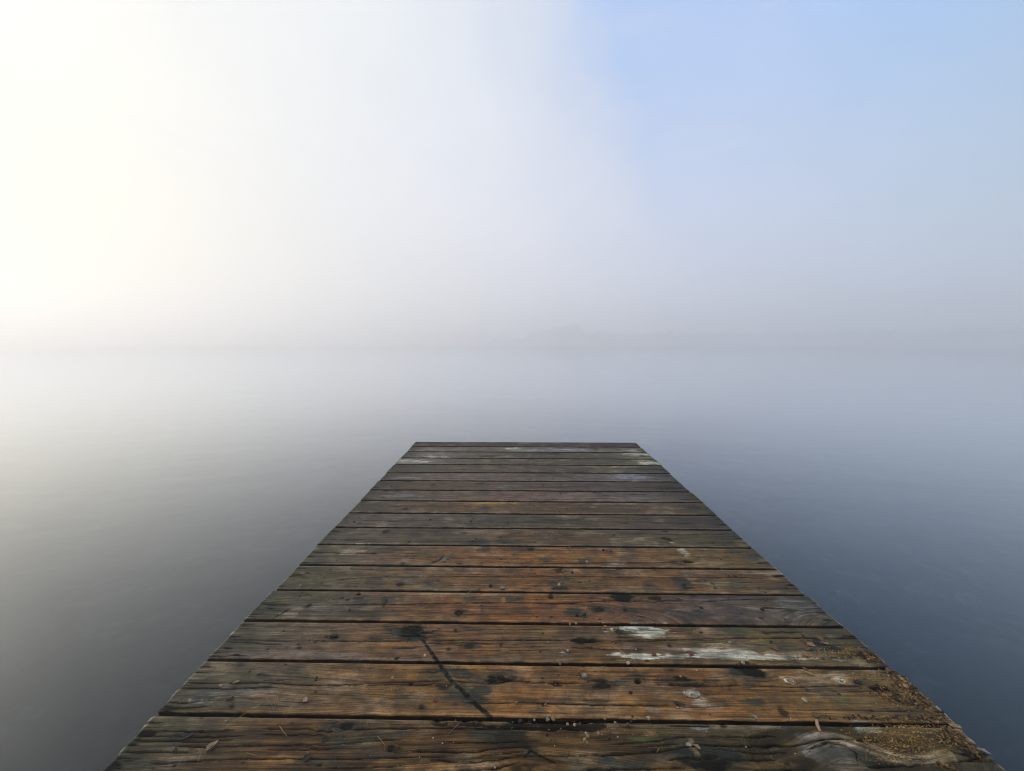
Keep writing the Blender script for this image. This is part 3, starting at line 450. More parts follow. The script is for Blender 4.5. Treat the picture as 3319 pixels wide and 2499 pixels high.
RK = {0: .85, 1: .55, 2: .48, 3: .60, 4: .38, 5: .42}
TH = .036                                        # plank thickness
def make_plank(i, y0, y1, xl, xr, dx, dy, stops, detail=True, gain=.68):
    nx = max(8, int((xr - xl) / dx)); ny = max(6, int((y1 - y0) / dy))
    u = np.linspace(0, 1, nx); v = np.linspace(0, 1, ny)
    # tighter rows at the rounded edges
    v = .5 - .5 * np.sign(.5 - v) * np.abs(2 * (.5 - v)) ** .88
    U, Vv = np.meshgrid(u, v)
    # uneven ends and edges
    s = i * 31 + 5
    endL = xl + .013 * (fbm(Vv * 6 + s, Vv * 0 + s, 3, s) - .5); endR = xr + .014 * (fbm(Vv * 6 + s + 40, Vv * 0 + s, 3, s) - .5)
    X = endL + (endR - endL) * U
    Y = y0 + (y1 - y0) * Vv
    edge_n = (fbm(X * 26, X * 0 + s, 4, s) - .5); edge_f = (fbm(X * 26 + 99, X * 0 + s, 4, s + 3) - .5)
    Y = Y + .0030 * edge_n * (1 - Vv) ** 4 + .0034 * edge_f * Vv ** 4
    # rounded shoulders
    rr = .0022
    de = np.minimum(Y - y0, y1 - Y); dE = np.minimum(X - xl, xr - X)
    t1 = np.clip(1 - de / rr, 0, 1); t2 = np.clip(1 - dE / (rr * 1.3), 0, 1)
    Zt = -rr * (1 - np.sqrt(np.maximum(0, 1 - t1 ** 2))) * .9 - rr * (1 - np.sqrt(np.maximum(0, 1 - t2 ** 2))) * .9
    # gentle cupping and waviness
    Zt = Zt + .0016 * (fbm(X * 2.5 + s, Y * 10, 3, s + 7) - .5) - .0012 * (1 - (2 * Vv - 1) ** 2)
    # grain coordinate
    G = Y + .055 * (fbm(X * 1.1 + s * .7, Y * 2.0 + s, 2, s + 1) - .5) + .004 * (fbm(X * 6 + s, Y * 20, 2, s + 2) - .5) + s * .37
    # cathedral arches on some boards
    if i in (3, 12):
        xc = xl + (xr - xl) * (.83, .25, .6)[(3, 9, 12).index(i)]; yc = y0 + .62 * (y1 - y0)
        wgt = sst(.55, .1, np.abs(X - xc)); G = G + wgt * (np.sqrt((Y - yc) ** 2 + (.07 * (X - xc)) ** 2 + 1e-6) - (Y - yc)) * .5
    for (ax, ay, arx, ary) in ARm:
        if ay < y0 - .08 or ay > y1 + .08: continue
        dX, dY = X - ax, Y - ay
        qk = np.sqrt((dX / arx) ** 2 + (dY / ary) ** 2); ins = sst(1.5, .95, qk) * (arx < .055)
        Gk = qk * max(ary, .006) * 1.1 + ay + s * .37
        G = G - (dY / (np.abs(dY) + ary * .6)) * ary * 1.15 * np.exp(-(dX / (2.4 * arx)) ** 2) * np.exp(-np.abs(dY) / (2.6 * ary))
        G = G * (1 - ins) + Gk * ins
    if i == 0:                                    # grain sweeping round the big knot at the right
        pk = PSW; best = np.full(X.shape, 9.0); sg = np.zeros(X.shape)
        for (ax, ay), (bx_, by_) in zip(pk[:-1], pk[1:]):
            ddx, ddy = bx_ - ax, by_ - ay; tt = np.clip(((X - ax) * ddx + (Y - ay) * ddy) / (ddx ** 2 + ddy ** 2), 0, 1)
            qx, qy = X - ax - tt * ddx, Y - ay - tt * ddy; dd = np.hypot(qx, qy); mm_ = dd < best
            best = np.where(mm_, dd, best); sg = np.where(mm_, np.sign(ddx * qy - ddy * qx), sg)
        wsw = sst(.050, .012, best) * sst(pk[0][0] - .05, pk[0][0] + .02, X) * sst(pk[-1][0] + .05, pk[-1][0] - .03, X)
        G = G * (1 - wsw) + (sg * best + 3.3) * wsw
    # local colour
    cols = np.array([lin(c) for c in stops]); mu = cols.mean(1, keepdims=True); cols = np.clip(mu + (cols - mu) * 1.08, .004, 1) * gain * np.array((1.10, 1.06, .88) if i < 6 else (1.09, .99, .89))
    # a little more saturated at the heart of the board
    un = np.clip(U + .10 * (fbm(X * 3 + s, Y * 14, 3, s + 9) - .5), 0, 1)
    C = np.stack([np.interp(un, US, cols[:, k]) for k in range(3)], -1)
    m1 = sst(.50, .72, fbm(X * 5 + s, Y * 14 + s, 4, s + 20))[..., None] * .20
    C = C * (1 - m1) + np.array(OLV) * m1
    m2 = sst(.56, .74, fbm(X * 9 + s + 7, Y * 18, 4, s + 21))[..., None] * .22
    C = C * (1 - m2) + np.array(PUR if i in (2, 3, 7, 9, 10, 11) else TAN) * m2
    # weathered paler board edges
    ee = (sst(.012, 0, de) * .22)[..., None]; C = C * (1 - ee) + np.array(ORG if i in (1, 2, 3) else TAN) * ee
    # dark damp ends
    de2 = (sst(.16, 0, dE) * sst(.35, .65, fbm(X * 14, Y * 60, 3, s + 30)) * .62)[..., None]; C = C * (1 - de2) + np.array(MIL) * de2
    pe = (sst(.008, .001, dE) * .55)[..., None]; C = C * (1 - pe) + np.array((.27, .26, .21)) * pe  # thin bright rim of light at the plank ends, painted as pale colour
    dark = np.zeros(X.shape); disp = np.zeros(X.shape)
    if detail:
        jn = fbm(X * 70, Y * 160, 3, 77) - .5; jb = fbm(X * 22, Y * 50, 3, 78) - .5; js = fbm(X * 16, G * 230, 3, 79) - .5
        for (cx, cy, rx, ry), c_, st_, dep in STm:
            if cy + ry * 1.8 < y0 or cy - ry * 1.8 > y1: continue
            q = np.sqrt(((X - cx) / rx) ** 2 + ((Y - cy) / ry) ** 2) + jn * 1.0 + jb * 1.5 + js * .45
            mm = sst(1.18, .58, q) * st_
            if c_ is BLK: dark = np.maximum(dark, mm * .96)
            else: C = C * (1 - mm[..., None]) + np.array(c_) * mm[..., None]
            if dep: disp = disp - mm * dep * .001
        for pts, hw, c_, st_ in TNm:
            if pts[:, 1].max() < y0 - .01 or pts[:, 1].min() > y1 + .01: continue
            d, al, L = seg_dist(X, Y + jn * .006, pts)
            mm = sst(hw * 1.3, hw * .4, d) * st_ * np.clip(np.minimum(al, L - al) / .05, .1, 1) * (.35 + .65 * sst(.35, .6, fbm(X * 8, G * 150, 2, 31)))
            C = C * (1 - mm[..., None]) + np.array(c_) * mm[..., None]; disp = disp + mm * .0012
        jag = (fbm(X * 60, Y * 0 + 3.3, 3, 91) - .5) * .0045
        wn = .35 + 1.1 * fbm(X * 45, Y * 30, 2, 92)
        for pts, hw in CRm:
            if pts[:, 1].max() < y0 or pts[:, 1].min() > y1: continue
            d, al, L = seg_dist(X, Y + jag, pts)
            taper = np.clip(np.minimum(al, L - al) / .02, .25, 1)
            wdt = np.maximum(hw, .0011) * wn * taper * 1.25
            mm = sst(wdt * 1.5, wdt * .35, d)
            dark = np.maximum(dark, mm); disp = disp - mm * .0035
            C = C * (1 - .25 * sst(wdt * 5, wdt, d))[..., None]
        if y1 > SKm[:, 1].min() and y0 < SKm[:, 1].max():
            d, al, L = seg_dist(X, Y, SKm)
            wv = .0034 + .0032 * fbm(X * 60, Y * 60, 3, 5)
            mm = sst(wv * 1.4, wv * .8, d + .003 * jn)
            C = C * (1 - mm[..., None]) + np.array(MIL) * .8 * mm[..., None]
            dark = np.maximum(dark, mm * sst(.35, .6, fbm(X * 90, Y * 120, 2, 6)) * .95); disp = disp + mm * .0006
    # small dents, flecks and dirt spots; soft mildew clouds
    rs_ = np.random.default_rng(i + 900)
    if detail:
        for k_ in range(46):
            cx = rs_.uniform(xl, xr); cy = rs_.uniform(y0, y1); rx = rs_.choice([.0018, .0025, .0035, .006]) * rs_.uniform(.7, 1.5); ry = rx * rs_.uniform(.35, 1.0)
            ix = slice(max(0, int((cx - .03 - xl) / (xr - xl) * nx)), int((cx + .03 - xl) / (xr - xl) * nx) + 2)
            q = np.sqrt(((X[:, ix] - cx) / rx) ** 2 + ((Y[:, ix] - cy) / max(ry, .0013)) ** 2) + jn[:, ix] * 1.2
            mm = sst(1.3, .5, q) * rs_.uniform(.5, .95); dark[:, ix] = np.maximum(dark[:, ix], mm); disp[:, ix] -= mm * .0009
        for k_ in range(15):
            cx = rs_.uniform(xl, xr); cy = rs_.uniform(y0, y1); rx = rs_.uniform(.015, .05); ry = rs_.uniform(.012, .04)
            q = np.sqrt(((X - cx) / rx) ** 2 + ((Y - cy) / ry) ** 2) + jn * 1.0 + jb * 1.6
            mm = (sst(1.2, .3, q) * rs_.uniform(.3, .75) * (1 if k_ % 3 else .4))[..., None]; C = C * (1 - mm) + np.array(MIL if k_ % 3 else TAN) * mm
    # fine drying checks along the grain, everywhere
    for k_ in range(16 if detail else 5):
        rs_ = np.random.default_rng(i * 100 + k_); yc = rs_.uniform(y0 + .008, y1 - .008); xa = rs_.uniform(xl, xr); ln = rs_.uniform(.04, .34)
        Gc = np.interp(xa, X[ny // 2], G[ny // 2]) + (yc - Y[ny // 2, 0]); mm = sst(.0014, .0004, np.abs(G - Gc)) * sst(ln, ln * .6, np.abs(X - xa)) * sst(.3, .5, fbm(X * 30, Y * 0 + k_, 2, k_))
        dark = np.maximum(dark, mm * .75); disp = disp - mm * .0012
    # end splits, both ends
    for k_ in range(9):
        rs_ = np.random.default_rng(i * 77 + k_); yc = rs_.uniform(y0 + .008, y1 - .008); side = k_ % 2; ln = rs_.uniform(.015, .06)
        ex = dE if True else 0; near_side = (X > (xl + xr) / 2) == bool(side)
        wd_ = .0028 * np.clip(1 - dE / ln, 0, 1)
        mm = near_side * sst(wd_ + .0008, wd_ * .4, np.abs(Y + .004 * (fbm(X * 40, X * 0, 2, k_) - .5) - yc)) * (dE < ln)
        dark = np.maximum(dark, mm * .95); disp = disp - mm * .004
    # nail holes over the beams
    for bx in (-.72, .07, .86):
        for fy in (.22, .78):
            rs_ = np.random.default_rng(1000 + i * 7 + int(bx * 100) + int(fy * 10)); qx = bx + rs_.uniform(-.012, .012); qy = y0 + (y1 - y0) * (fy + rs_.uniform(-.05, .05))
            q = np.hypot(X - qx, Y - qy); mm = sst(.0048, .0024, q); dark = np.maximum(dark, mm * .85); disp = disp - mm * .0015
    Zt = Zt + disp
    C = np.clip(C, 0.003, .8)
    # ---- build closed mesh: top grid, then skirts and underside
    top = np.stack([X, Y, Zt], -1).reshape(-1, 3)
    idx = np.arange(nx * ny).reshape(ny, nx)
    loop = np.concatenate([idx[0, :], idx[1:, -1], idx[-1, -2::-1], idx[-2:0:-1, 0]])
    n0 = len(top); nl = len(loop)
    lp = top[loop]; ring1 = lp.copy(); ring1[:, 2] -= .0022; ring1[:, 2] = np.minimum(ring1[:, 2], -.004); ring2 = lp.copy(); ring2[:, 2] = -TH
    cen = np.array([[(xl + xr) / 2, (y0 + y1) / 2, -TH]])
    verts = np.concatenate([top, ring1, ring2, cen])
    a = idx[:-1, :-1].ravel(); b = idx[:-1, 1:].ravel(); c = idx[1:, 1:].ravel(); d = idx[1:, :-1].ravel()
    quads = np.stack([a, b, c, d], 1)
    r0 = loop; r0n = np.roll(loop, -1); r1 = n0 + np.arange(nl); r1n = n0 + (np.arange(nl) + 1) % nl; r2 = r1 + nl; r2n = r1n + nl
    quads = np.concatenate([quads, np.stack([r0, r1, r1n, r0n], 1), np.stack([r1, r2, r2n, r1n], 1)])
    tris = np.stack([r2, np.full(nl, len(verts) - 1), r2n], 1)
    me = bpy.data.meshes.new('plank')
    me.vertices.add(len(verts)); me.vertices.foreach_set('co', verts.astype(np.float32).ravel())
    nlp = quads.size + tris.size
    me.loops.add(nlp); me.loops.foreach_set('vertex_index', np.concatenate([quads.ravel(), tris.ravel()]).astype(np.int32))
    me.polygons.add(len(quads) + len(tris))
    st = np.concatenate([np.arange(len(quads)) * 4, quads.size + np.arange(len(tris)) * 3]).astype(np.int32)
    me.polygons.foreach_set('loop_start', st)
    me.update(calc_edges=True); me.validate()
    me.polygons.foreach_set('use_smooth', np.ones(len(me.polygons), bool))
    ex = np.concatenate([loop, loop, [0]])
    Ca = np.concatenate([C.reshape(-1, 3), C.reshape(-1, 3)[ex] * .10 + np.array(MIL) * .10]); Da = np.concatenate([dark.ravel(), dark.ravel()[ex]])  # skirts and underside painted near black, gap shade put into the colour
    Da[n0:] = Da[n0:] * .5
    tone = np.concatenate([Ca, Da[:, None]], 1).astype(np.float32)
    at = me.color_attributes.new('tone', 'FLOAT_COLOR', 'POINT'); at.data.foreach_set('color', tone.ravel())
    Ga = np.concatenate([G.ravel(), G.ravel()[ex] + .01]).astype(np.float32)
    ga = me.attributes.new('grain', 'FLOAT', 'POINT'); ga.data.foreach_set('value', Ga)
    ra = me.attributes.new('ring_strength', 'FLOAT', 'POINT'); ra.data.foreach_set('value', np.full(len(verts), RK.get(i, .5), np.float32))
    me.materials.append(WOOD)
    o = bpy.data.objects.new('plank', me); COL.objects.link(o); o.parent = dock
    return o
PL = {1: 'orange brown plank with black knots and a diagonal dark streak', 0: 'dark nearest plank with swirling grain and large knots', 2: 'brown plank with a long bleached white stripe at its right',
      3: 'plank turning purple grey at its right end', 16: 'dark end plank of the dock', 13: 'plank bleached grey at its left end', 15: 'plank with a small white mark near its middle', 11: 'plank with a pale bluish patch at its right end'}
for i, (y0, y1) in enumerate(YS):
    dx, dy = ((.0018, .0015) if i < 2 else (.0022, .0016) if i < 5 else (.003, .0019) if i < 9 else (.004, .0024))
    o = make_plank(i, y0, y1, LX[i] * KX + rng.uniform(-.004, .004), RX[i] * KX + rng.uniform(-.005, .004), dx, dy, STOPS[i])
    if i in PL: o['label'] = PL[i]
y = YS[0][0]
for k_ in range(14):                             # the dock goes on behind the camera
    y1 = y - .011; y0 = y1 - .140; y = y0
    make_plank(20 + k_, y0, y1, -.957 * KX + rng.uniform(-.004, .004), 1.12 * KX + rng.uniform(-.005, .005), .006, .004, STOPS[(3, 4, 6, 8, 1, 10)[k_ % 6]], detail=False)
YFAR, YNEAR = YS[-1][1], y
for bx in (-.72, .07, .86):                      # beams below the planks
    V = []; Fc = []; box(V, Fc, bx - .022, bx + .022, YNEAR, YFAR - .03, -TH - .002 - .16, -TH - .002); mesh_obj('support_beam', V, Fc, BEAM, dock)
V = []; Fc = []; box(V, Fc, -.80, .94, YFAR - .028, YFAR - .006, -TH - .15, -TH - .003); mesh_obj('end_board', V, Fc, BEAM, dock)
for px_, py_ in ((-.66, YFAR - .12), (.80, YFAR - .12), (-.66, YFAR - 2.2), (.80, YFAR - 2.2), (-.66, YNEAR + .3), (.80, YNEAR + .3)):
    V = []; Fc = []; m_ = 16
    for z in (-TH - .004, -.5, -1.5):
        for j in range(m_):
            a = 2 * math.pi * j / m_; V.append((px_ + .055 * math.cos(a), py_ + .055 * math.sin(a), z))
    for q in range(2):
        for j in range(m_): Fc.append((q * m_ + j, (q + 1) * m_ + j, (q + 1) * m_ + (j + 1) % m_, q * m_ + (j + 1) % m_))
    Fc.append(tuple(range(m_))); mesh_obj('post', V, Fc, BEAM, dock, smooth=False)

# ================================================================== THINGS LYING ON THE DECK
def plank_of(px, py):
    y = D(px, py)[1]
    for i, (a, b) in enumerate(YS):
        if a <= y <= b: return i, False
        if i + 1 < len(YS) and b < y < YS[i + 1][0]: return i, True
    return (0, False) if y < YS[0][0] else (16, False)
ORD = ['first', 'second', 'third', 'fourth', 'fifth', 'sixth', 'seventh', 'eighth', 'ninth', 'tenth', 'eleventh', 'twelfth', 'thirteenth', 'fourteenth', 'fifteenth', 'sixteenth', 'seventeenth', 'eighteenth', 'nineteenth', 'twentieth']
def place(o, px, py, lift=0.0):
    x, y = D(px, py); i, ingap = plank_of(px, py)
    o.matrix_world = DOCK @ Matrix.Translation((x, y, lift))
    return i, ingap
CMAT = {}
PAL = {'white': (.55, .53, .47), 'pale': (.42, .38, .28), 'grey': (.27, .27, .26), 'tan': (.34, .23, .12), 'brown': (.16, .085, .04), 'dark': (.014, .013, .012), 'pinkish': (.50, .30, .20),
       'yellowish': (.40, .30, .10), 'bluish grey': (.25, .32, .38), 'orange': (.38, .15, .04), 'greenish': (.40, .42, .24), 'reddish': (.20, .045, .025), 'green': (.10, .22, .03), 'straw': (.46, .33, .10), 'black': (.010, .010, .010)}
def cmat(c):
    if c not in CMAT: CMAT[c] = simple_mat(c.replace(' ', '_') + '_debris', tuple(.50 * v for v in PAL[c]), 0.72, 0.4, 260)
    return CMAT[c]
things = []                                       # (obj, kind word, colour word, plank, ingap, px)
# pebbles: px, py, width px, colour, aspect (height/width)
PEB = [(1272, 2197, 9, 'white', .8), (1674, 2278, 11, 'tan', 1.3), (1768, 2283, 9, 'tan', .9), (1896, 2190, 19, 'grey', .7), (1877, 2180, 10, 'brown', .9), (1955, 2164, 9, 'tan', .8), (2036, 2149, 13, 'white', .8), (1815, 2149, 9, 'tan', 1),
 (2258, 2173, 7, 'white', .9), (2206, 2192, 8, 'pale', .8), (2196, 2293, 8, 'pale', .9), (2408, 2149, 15, 'pale', .6), (2103, 2327, 15, 'greenish', .9), (1960, 2327, 13, 'tan', .8), (1994, 2340, 11, 'yellowish', .9), (2011, 2328, 8, 'tan', 1), (2029, 2327, 9, 'pinkish', 1), (2034, 2348, 12, 'brown', .9),
 (1839, 2347, 11, 'yellowish', .8), (1863, 2349, 13, 'pinkish', .8), (1793, 2325, 15, 'yellowish', 1.1), (1775, 2328, 13, 'bluish grey', .9), (2177, 2329, 11, 'tan', .7), (1905, 2386, 14, 'tan', .9), (1896, 2397, 14, 'yellowish', .9), (1903, 2407, 11, 'grey', .8), (1900, 2376, 11, 'pale', .7), (1940, 2376, 12, 'tan', .8), (1975, 2374, 15, 'brown', .9), (1974, 2392, 11, 'dark', 1),
 (1476, 2333, 7, 'pinkish', 1.1), (1732, 2330, 8, 'pale', .9), (733, 2336, 9, 'greenish', .6), (1867, 2018, 9, 'pale', .7), (1847, 2020, 9, 'pinkish', 1), (1841, 2109, 11, 'pale', .9), (1777, 2082, 8, 'pinkish', .9), (1957, 2102, 11, 'brown', 1), (1914, 2095, 10, 'brown', .9), (1955, 2018, 9, 'pale', .6), (1996, 2084, 6, 'dark', .9),
 (2061, 2105, 7, 'pale', .7), (2608, 2269, 19, 'pale', .75), (2564, 2330, 9, 'pale', .8), (1869, 1991, 14, 'dark', 1), (1895, 1991, 15, 'black', .8), (2077, 2007, 11, 'brown', .7), (2470, 1975, 14, 'black', .7), (1133, 1977, 8, 'black', .8),
 (1589, 1899, 12, 'black', .9), (1630, 1907, 17, 'grey', .8), (1855, 1856, 10, 'black', .8), (1910, 1883, 6, 'dark', .9), (974, 1898, 10, 'tan', .5), (2361, 1865, 9, 'brown', .8), (2340, 1844, 10, 'dark', .5), (1956, 1782, 10, 'dark', .8), (1980, 1785, 9, 'brown', .8), (2335, 1811, 8, 'brown', .9),
 (1147, 1692, 8, 'black', .7), (1527, 1690, 8, 'black', .9), (1395, 1683, 6, 'dark', .9), (1759, 1573, 8, 'black', .6), (1269, 1577, 5, 'black', .8), (1816, 1599, 5, 'black', .8), (2152, 1603, 6, 'black', .8), (1815, 1659, 6, 'black', .8), (1838, 1649, 5, 'black', .8), (1532, 1752, 7, 'black', .6), (1646, 1697, 6, 'black', .6), (1728, 1501, 5, 'black', .6), (1465, 1582, 5, 'black', .6),
 (1686, 2333, 17, 'dark', .5), (1918, 2285, 8, 'black', .8), (1560, 2262, 7, 'dark', .8), (2880, 2107 + 62, 20, 'brown', .8), (2923, 2201, 15, 'tan', .7), (2935, 2224, 18, 'tan', .8), (2867, 2253, 17, 'orange', .6), (2909, 2268, 14, 'black', .8), (3016, 2305, 20, 'brown', .6), (2788, 2107, 21, 'brown', .6),
 (2002, 2390 - 2, 6, 'white', .8), (1404, 2392, 7, 'white', .8), (1434, 2408, 6, 'white', .8), (1604, 2487, 7, 'white', .7), (2418, 2420, 6, 'white', .8), (2290, 2370, 6, 'pale', .8), (2527, 2360, 6, 'pale', .8), (884, 2275, 1, 'pale', 1)]
PEB = [p for p in PEB if p[2] > 3]
for k_, (px, py, wpx, c, asp) in enumerate(PEB):
    wr = wpx * mpp(px, py) * .5
    i, ingap = plank_of(px, py)
    me = rock_mesh(wr, wr * .85, wr * asp * (.8 if not ingap else 1.0), 100 + k_, 2); me.name = 'pebble'
    me.materials.append(cmat(c)); me.polygons.foreach_set('use_smooth', [k_ % 3 != 0] * len(me.polygons))
    o = bpy.data.objects.new('pebble' if c not in ('dark', 'black', 'brown', 'orange') else 'bark_crumb', me); COL.objects.link(o)
    # seen centre is a little above the deck: slide the base towards the eye
    place(o, px, py + wr * asp / dpp(px, py) * .35, -.002 if ingap else wr * asp * .55 - .0006)
    o.rotation_euler.z += random.uniform(0, 6.28)
    things.append([o, 'pebble' if o.name.startswith('pebble') else 'bark crumb', c, i, ingap, px])
# flat chips and husks: centre, length px, width px, angle on the deck (deg), colour
CHP = [(606, 2390, 32, 12, 38, 'black'), (686, 2420, 32, 14, 60, 'tan'), (688, 2428, 24, 11, 60, 'black'), (569, 2433, 12, 8, 30, 'black'), (1056, 2399, 22, 10, 40, 'black'), (995, 2460, 24, 15, 60, 'black'), (990, 2272, 14, 13, 20, 'pinkish'), (750, 2267, 18, 9, 30, 'black'), (750, 2289, 16, 9, 160, 'black'),
 (1025, 2203, 10, 10, 10, 'black'), (765, 2213, 18, 8, 30, 'tan'), (715, 2225, 9, 6, 0, 'pinkish'), (2196, 2283, 20, 10, -20, 'black'), (1365, 2293, 16, 10, 20, 'black'), (1412, 2271, 16, 10, 20, 'reddish'), (2510, 2103, 24, 12, -40, 'brown'), (2500, 2083, 11, 7, -30, 'black'),
 (2602, 2058, 14, 9, -70, 'brown'), (2605, 2078, 16, 8, -60, 'brown'), (2628, 2092, 24, 13, -15, 'tan'), (2615, 2105, 18, 12, 10, 'brown'), (2643, 2081, 18, 11, 10, 'black'), (2657, 2071, 20, 14, -50, 'brown'), (2666, 2085, 15, 10, -30, 'brown'), (2679, 2088, 14, 8, 0, 'tan'), (2707, 2102, 24, 10, -25, 'black'), (2609, 2126, 18, 7, -10, 'orange'),
 (2624, 2185, 22, 8, -35, 'tan'), (2609, 2170, 16, 6, -35, 'brown'), (2782, 2214, 26, 9, -20, 'black'), (2644, 2320, 20, 13, 5, 'brown'), (2583, 2145, 14, 8, -50, 'brown'), (2447, 2326, 20, 7, -50, 'grey'), (1960, 2034, 15, 9, 0, 'orange'), (2120, 2123, 15, 9, 0, 'reddish'), (2240, 2120, 15, 9, 0, 'reddish'),
 (999, 1964, 22, 8, 35, 'black'), (1162, 1926, 12, 8, -10, 'black'), (1313, 1650, 18, 7, 10, 'black'), (3098, 2357, 34, 12, -12, 'tan'), (3190, 2437, 26, 9, -35, 'grey'), (1060, 2066, 10, 6, 60, 'black'), (1085, 2062, 18, 10, 30, 'black'), (1625, 2090, 16, 5, 40, 'black'), (2480, 2052, 20, 6, -20, 'black'), (1376, 2128, 8, 8, 0, 'white'), (1478, 2045, 8, 10, 80, 'black'), (2560, 2209, 20, 9, -20, 'tan'), (1330, 1668, 6, 3, 0, 'reddish'), (2260, 2423, 20, 9, -40, 'tan'), (2232, 2417, 18, 8, 5, 'pale')]
def chip_mesh(L, Wd, th, seed, curl=.25):
    rs_ = np.random.default_rng(seed); n_ = 14; V = []; Fc = []
    ang = np.linspace(0, 2 * math.pi, n_, endpoint=False)
    rad = .5 * (1 + rs_.uniform(-.22, .22, n_))
    for lay, k2 in ((0, .55), (1, 1.0)):
        for z in (0, 1):
            for a, q in zip(ang, rad):
                x_, y_ = L * q * math.cos(a) * k2, Wd * q * math.sin(a) * k2
                V.append((x_, y_, z * th + curl * Wd * ((y_ / Wd) ** 2 * 2.4 + .25 * (x_ / L) ** 2)))
    # rings: 0 inner-bottom, 1 inner-top, 2 outer-bottom, 3 outer-top
    for j in range(n_):
        k2 = (j + 1) % n_
        Fc += [(n_ + j, 3 * n_ + j, 3 * n_ + k2, n_ + k2), (2 * n_ + j, j, k2, 2 * n_ + k2), (3 * n_ + j, 2 * n_ + j, 2 * n_ + k2, 3 * n_ + k2)]
    Fc += [tuple(range(n_, 2 * n_)), tuple(range(n_ - 1, -1, -1))]
    return V, Fc
for k_, (px, py, L, Wd, ang, c) in enumerate(CHP):
    s_ = mpp(px, py); V, Fc = chip_mesh(L * s_, Wd * s_ * 1.25, .0016, 500 + k_)
    o = mesh_obj('bark_chip', V, Fc, cmat(c)); i, ingap = place(o, px, py, .0012)
    o.rotation_euler.z += R(ang); o.rotation_euler.x += random.uniform(-.12, .12)
    things.append([o, 'bark chip', c, i, ingap, px])
# catkin-like stub of a twig, green leaf scrap
def tube(pts, rad, n_=8, flat=1.0):
    V = []; Fc = []; m_ = len(pts)
    for q, p in enumerate(pts):
        a = np.array(pts[min(q + 1, m_ - 1)]) - np.array(pts[max(q - 1, 0)]); a /= np.linalg.norm(a) + 1e-9
        s1 = np.cross(a, (0, 0, 1)); s1 /= np.linalg.norm(s1) + 1e-9; s2 = np.cross(s1, a)
        for j in range(n_):
            t_ = 2 * math.pi * j / n_; V.append(tuple(np.array(p) + rad[q] * (math.cos(t_) * s1 + flat * math.sin(t_) * s2)))
    for q in range(m_ - 1):
        for j in range(n_): Fc.append((q * n_ + j, (q + 1) * n_ + j, (q + 1) * n_ + (j + 1) % n_, q * n_ + (j + 1) % n_))
    Fc += [tuple(range(n_ - 1, -1, -1)), tuple(range((m_ - 1) * n_, m_ * n_))]
    return V, Fc
def on_deck_tube(name, ptspx, rad_m, cmt, lift, taper=True, arch=0.0, n_=7):
    P = np.array([D(*p) for p in ptspx]); c0 = P.mean(0)
    t_ = np.linspace(0, 1, 9); seg = np.linspace(0, 1, len(P)); xx = np.interp(t_, seg, P[:, 0]) - c0[0]; yy = np.interp(t_, seg, P[:, 1]) - c0[1]
    if len(P) == 2:
        nx_, ny_ = -(P[1] - P[0])[1], (P[1] - P[0])[0]; bow = random.uniform(-.05, .05); xx += bow * nx_ * np.sin(math.pi * t_); yy += bow * ny_ * np.sin(math.pi * t_)
    zz = arch * np.sin(math.pi * t_)
    rd = [rad_m * (1.0 - (.55 * q if taper else 0)) for q in t_]
    if not taper: rd = [rad_m * (.6 if q in (0, 8) else 1 + .12 * math.sin(5 * q)) for q in range(9)]
    V, Fc = tube([(a, b, z) for a, b, z in zip(xx, yy, zz)], rd, n_)
    o = mesh_obj(name, V, Fc, cmt, smooth=True)
    o.matrix_world = DOCK @ Matrix.Translation((c0[0], c0[1], rad_m + lift))
    i, ingap = plank_of(sum(p[0] for p in ptspx) / len(ptspx), sum(p[1] for p in ptspx) / len(ptspx))
    return o, i, ingap
o, i, gq = on_deck_tube('twig_stub', [(2646, 2338), (2650, 2358), (2659, 2378)], .0036, cmat('pinkish'), .0005, taper=False, n_=10)
tag(o, 'short pale pinkish twig stub standing out on the front plank near its knot swirl', 'twig')
V, Fc = chip_mesh(.008, .006, .0006, 9, .4); o = mesh_obj('leaf_scrap', V, Fc, cmat('green')); place(o, 2435, 2324, .0005)
tag(o, 'tiny bright green leaf scrap in the gap behind the front plank', 'leaf')
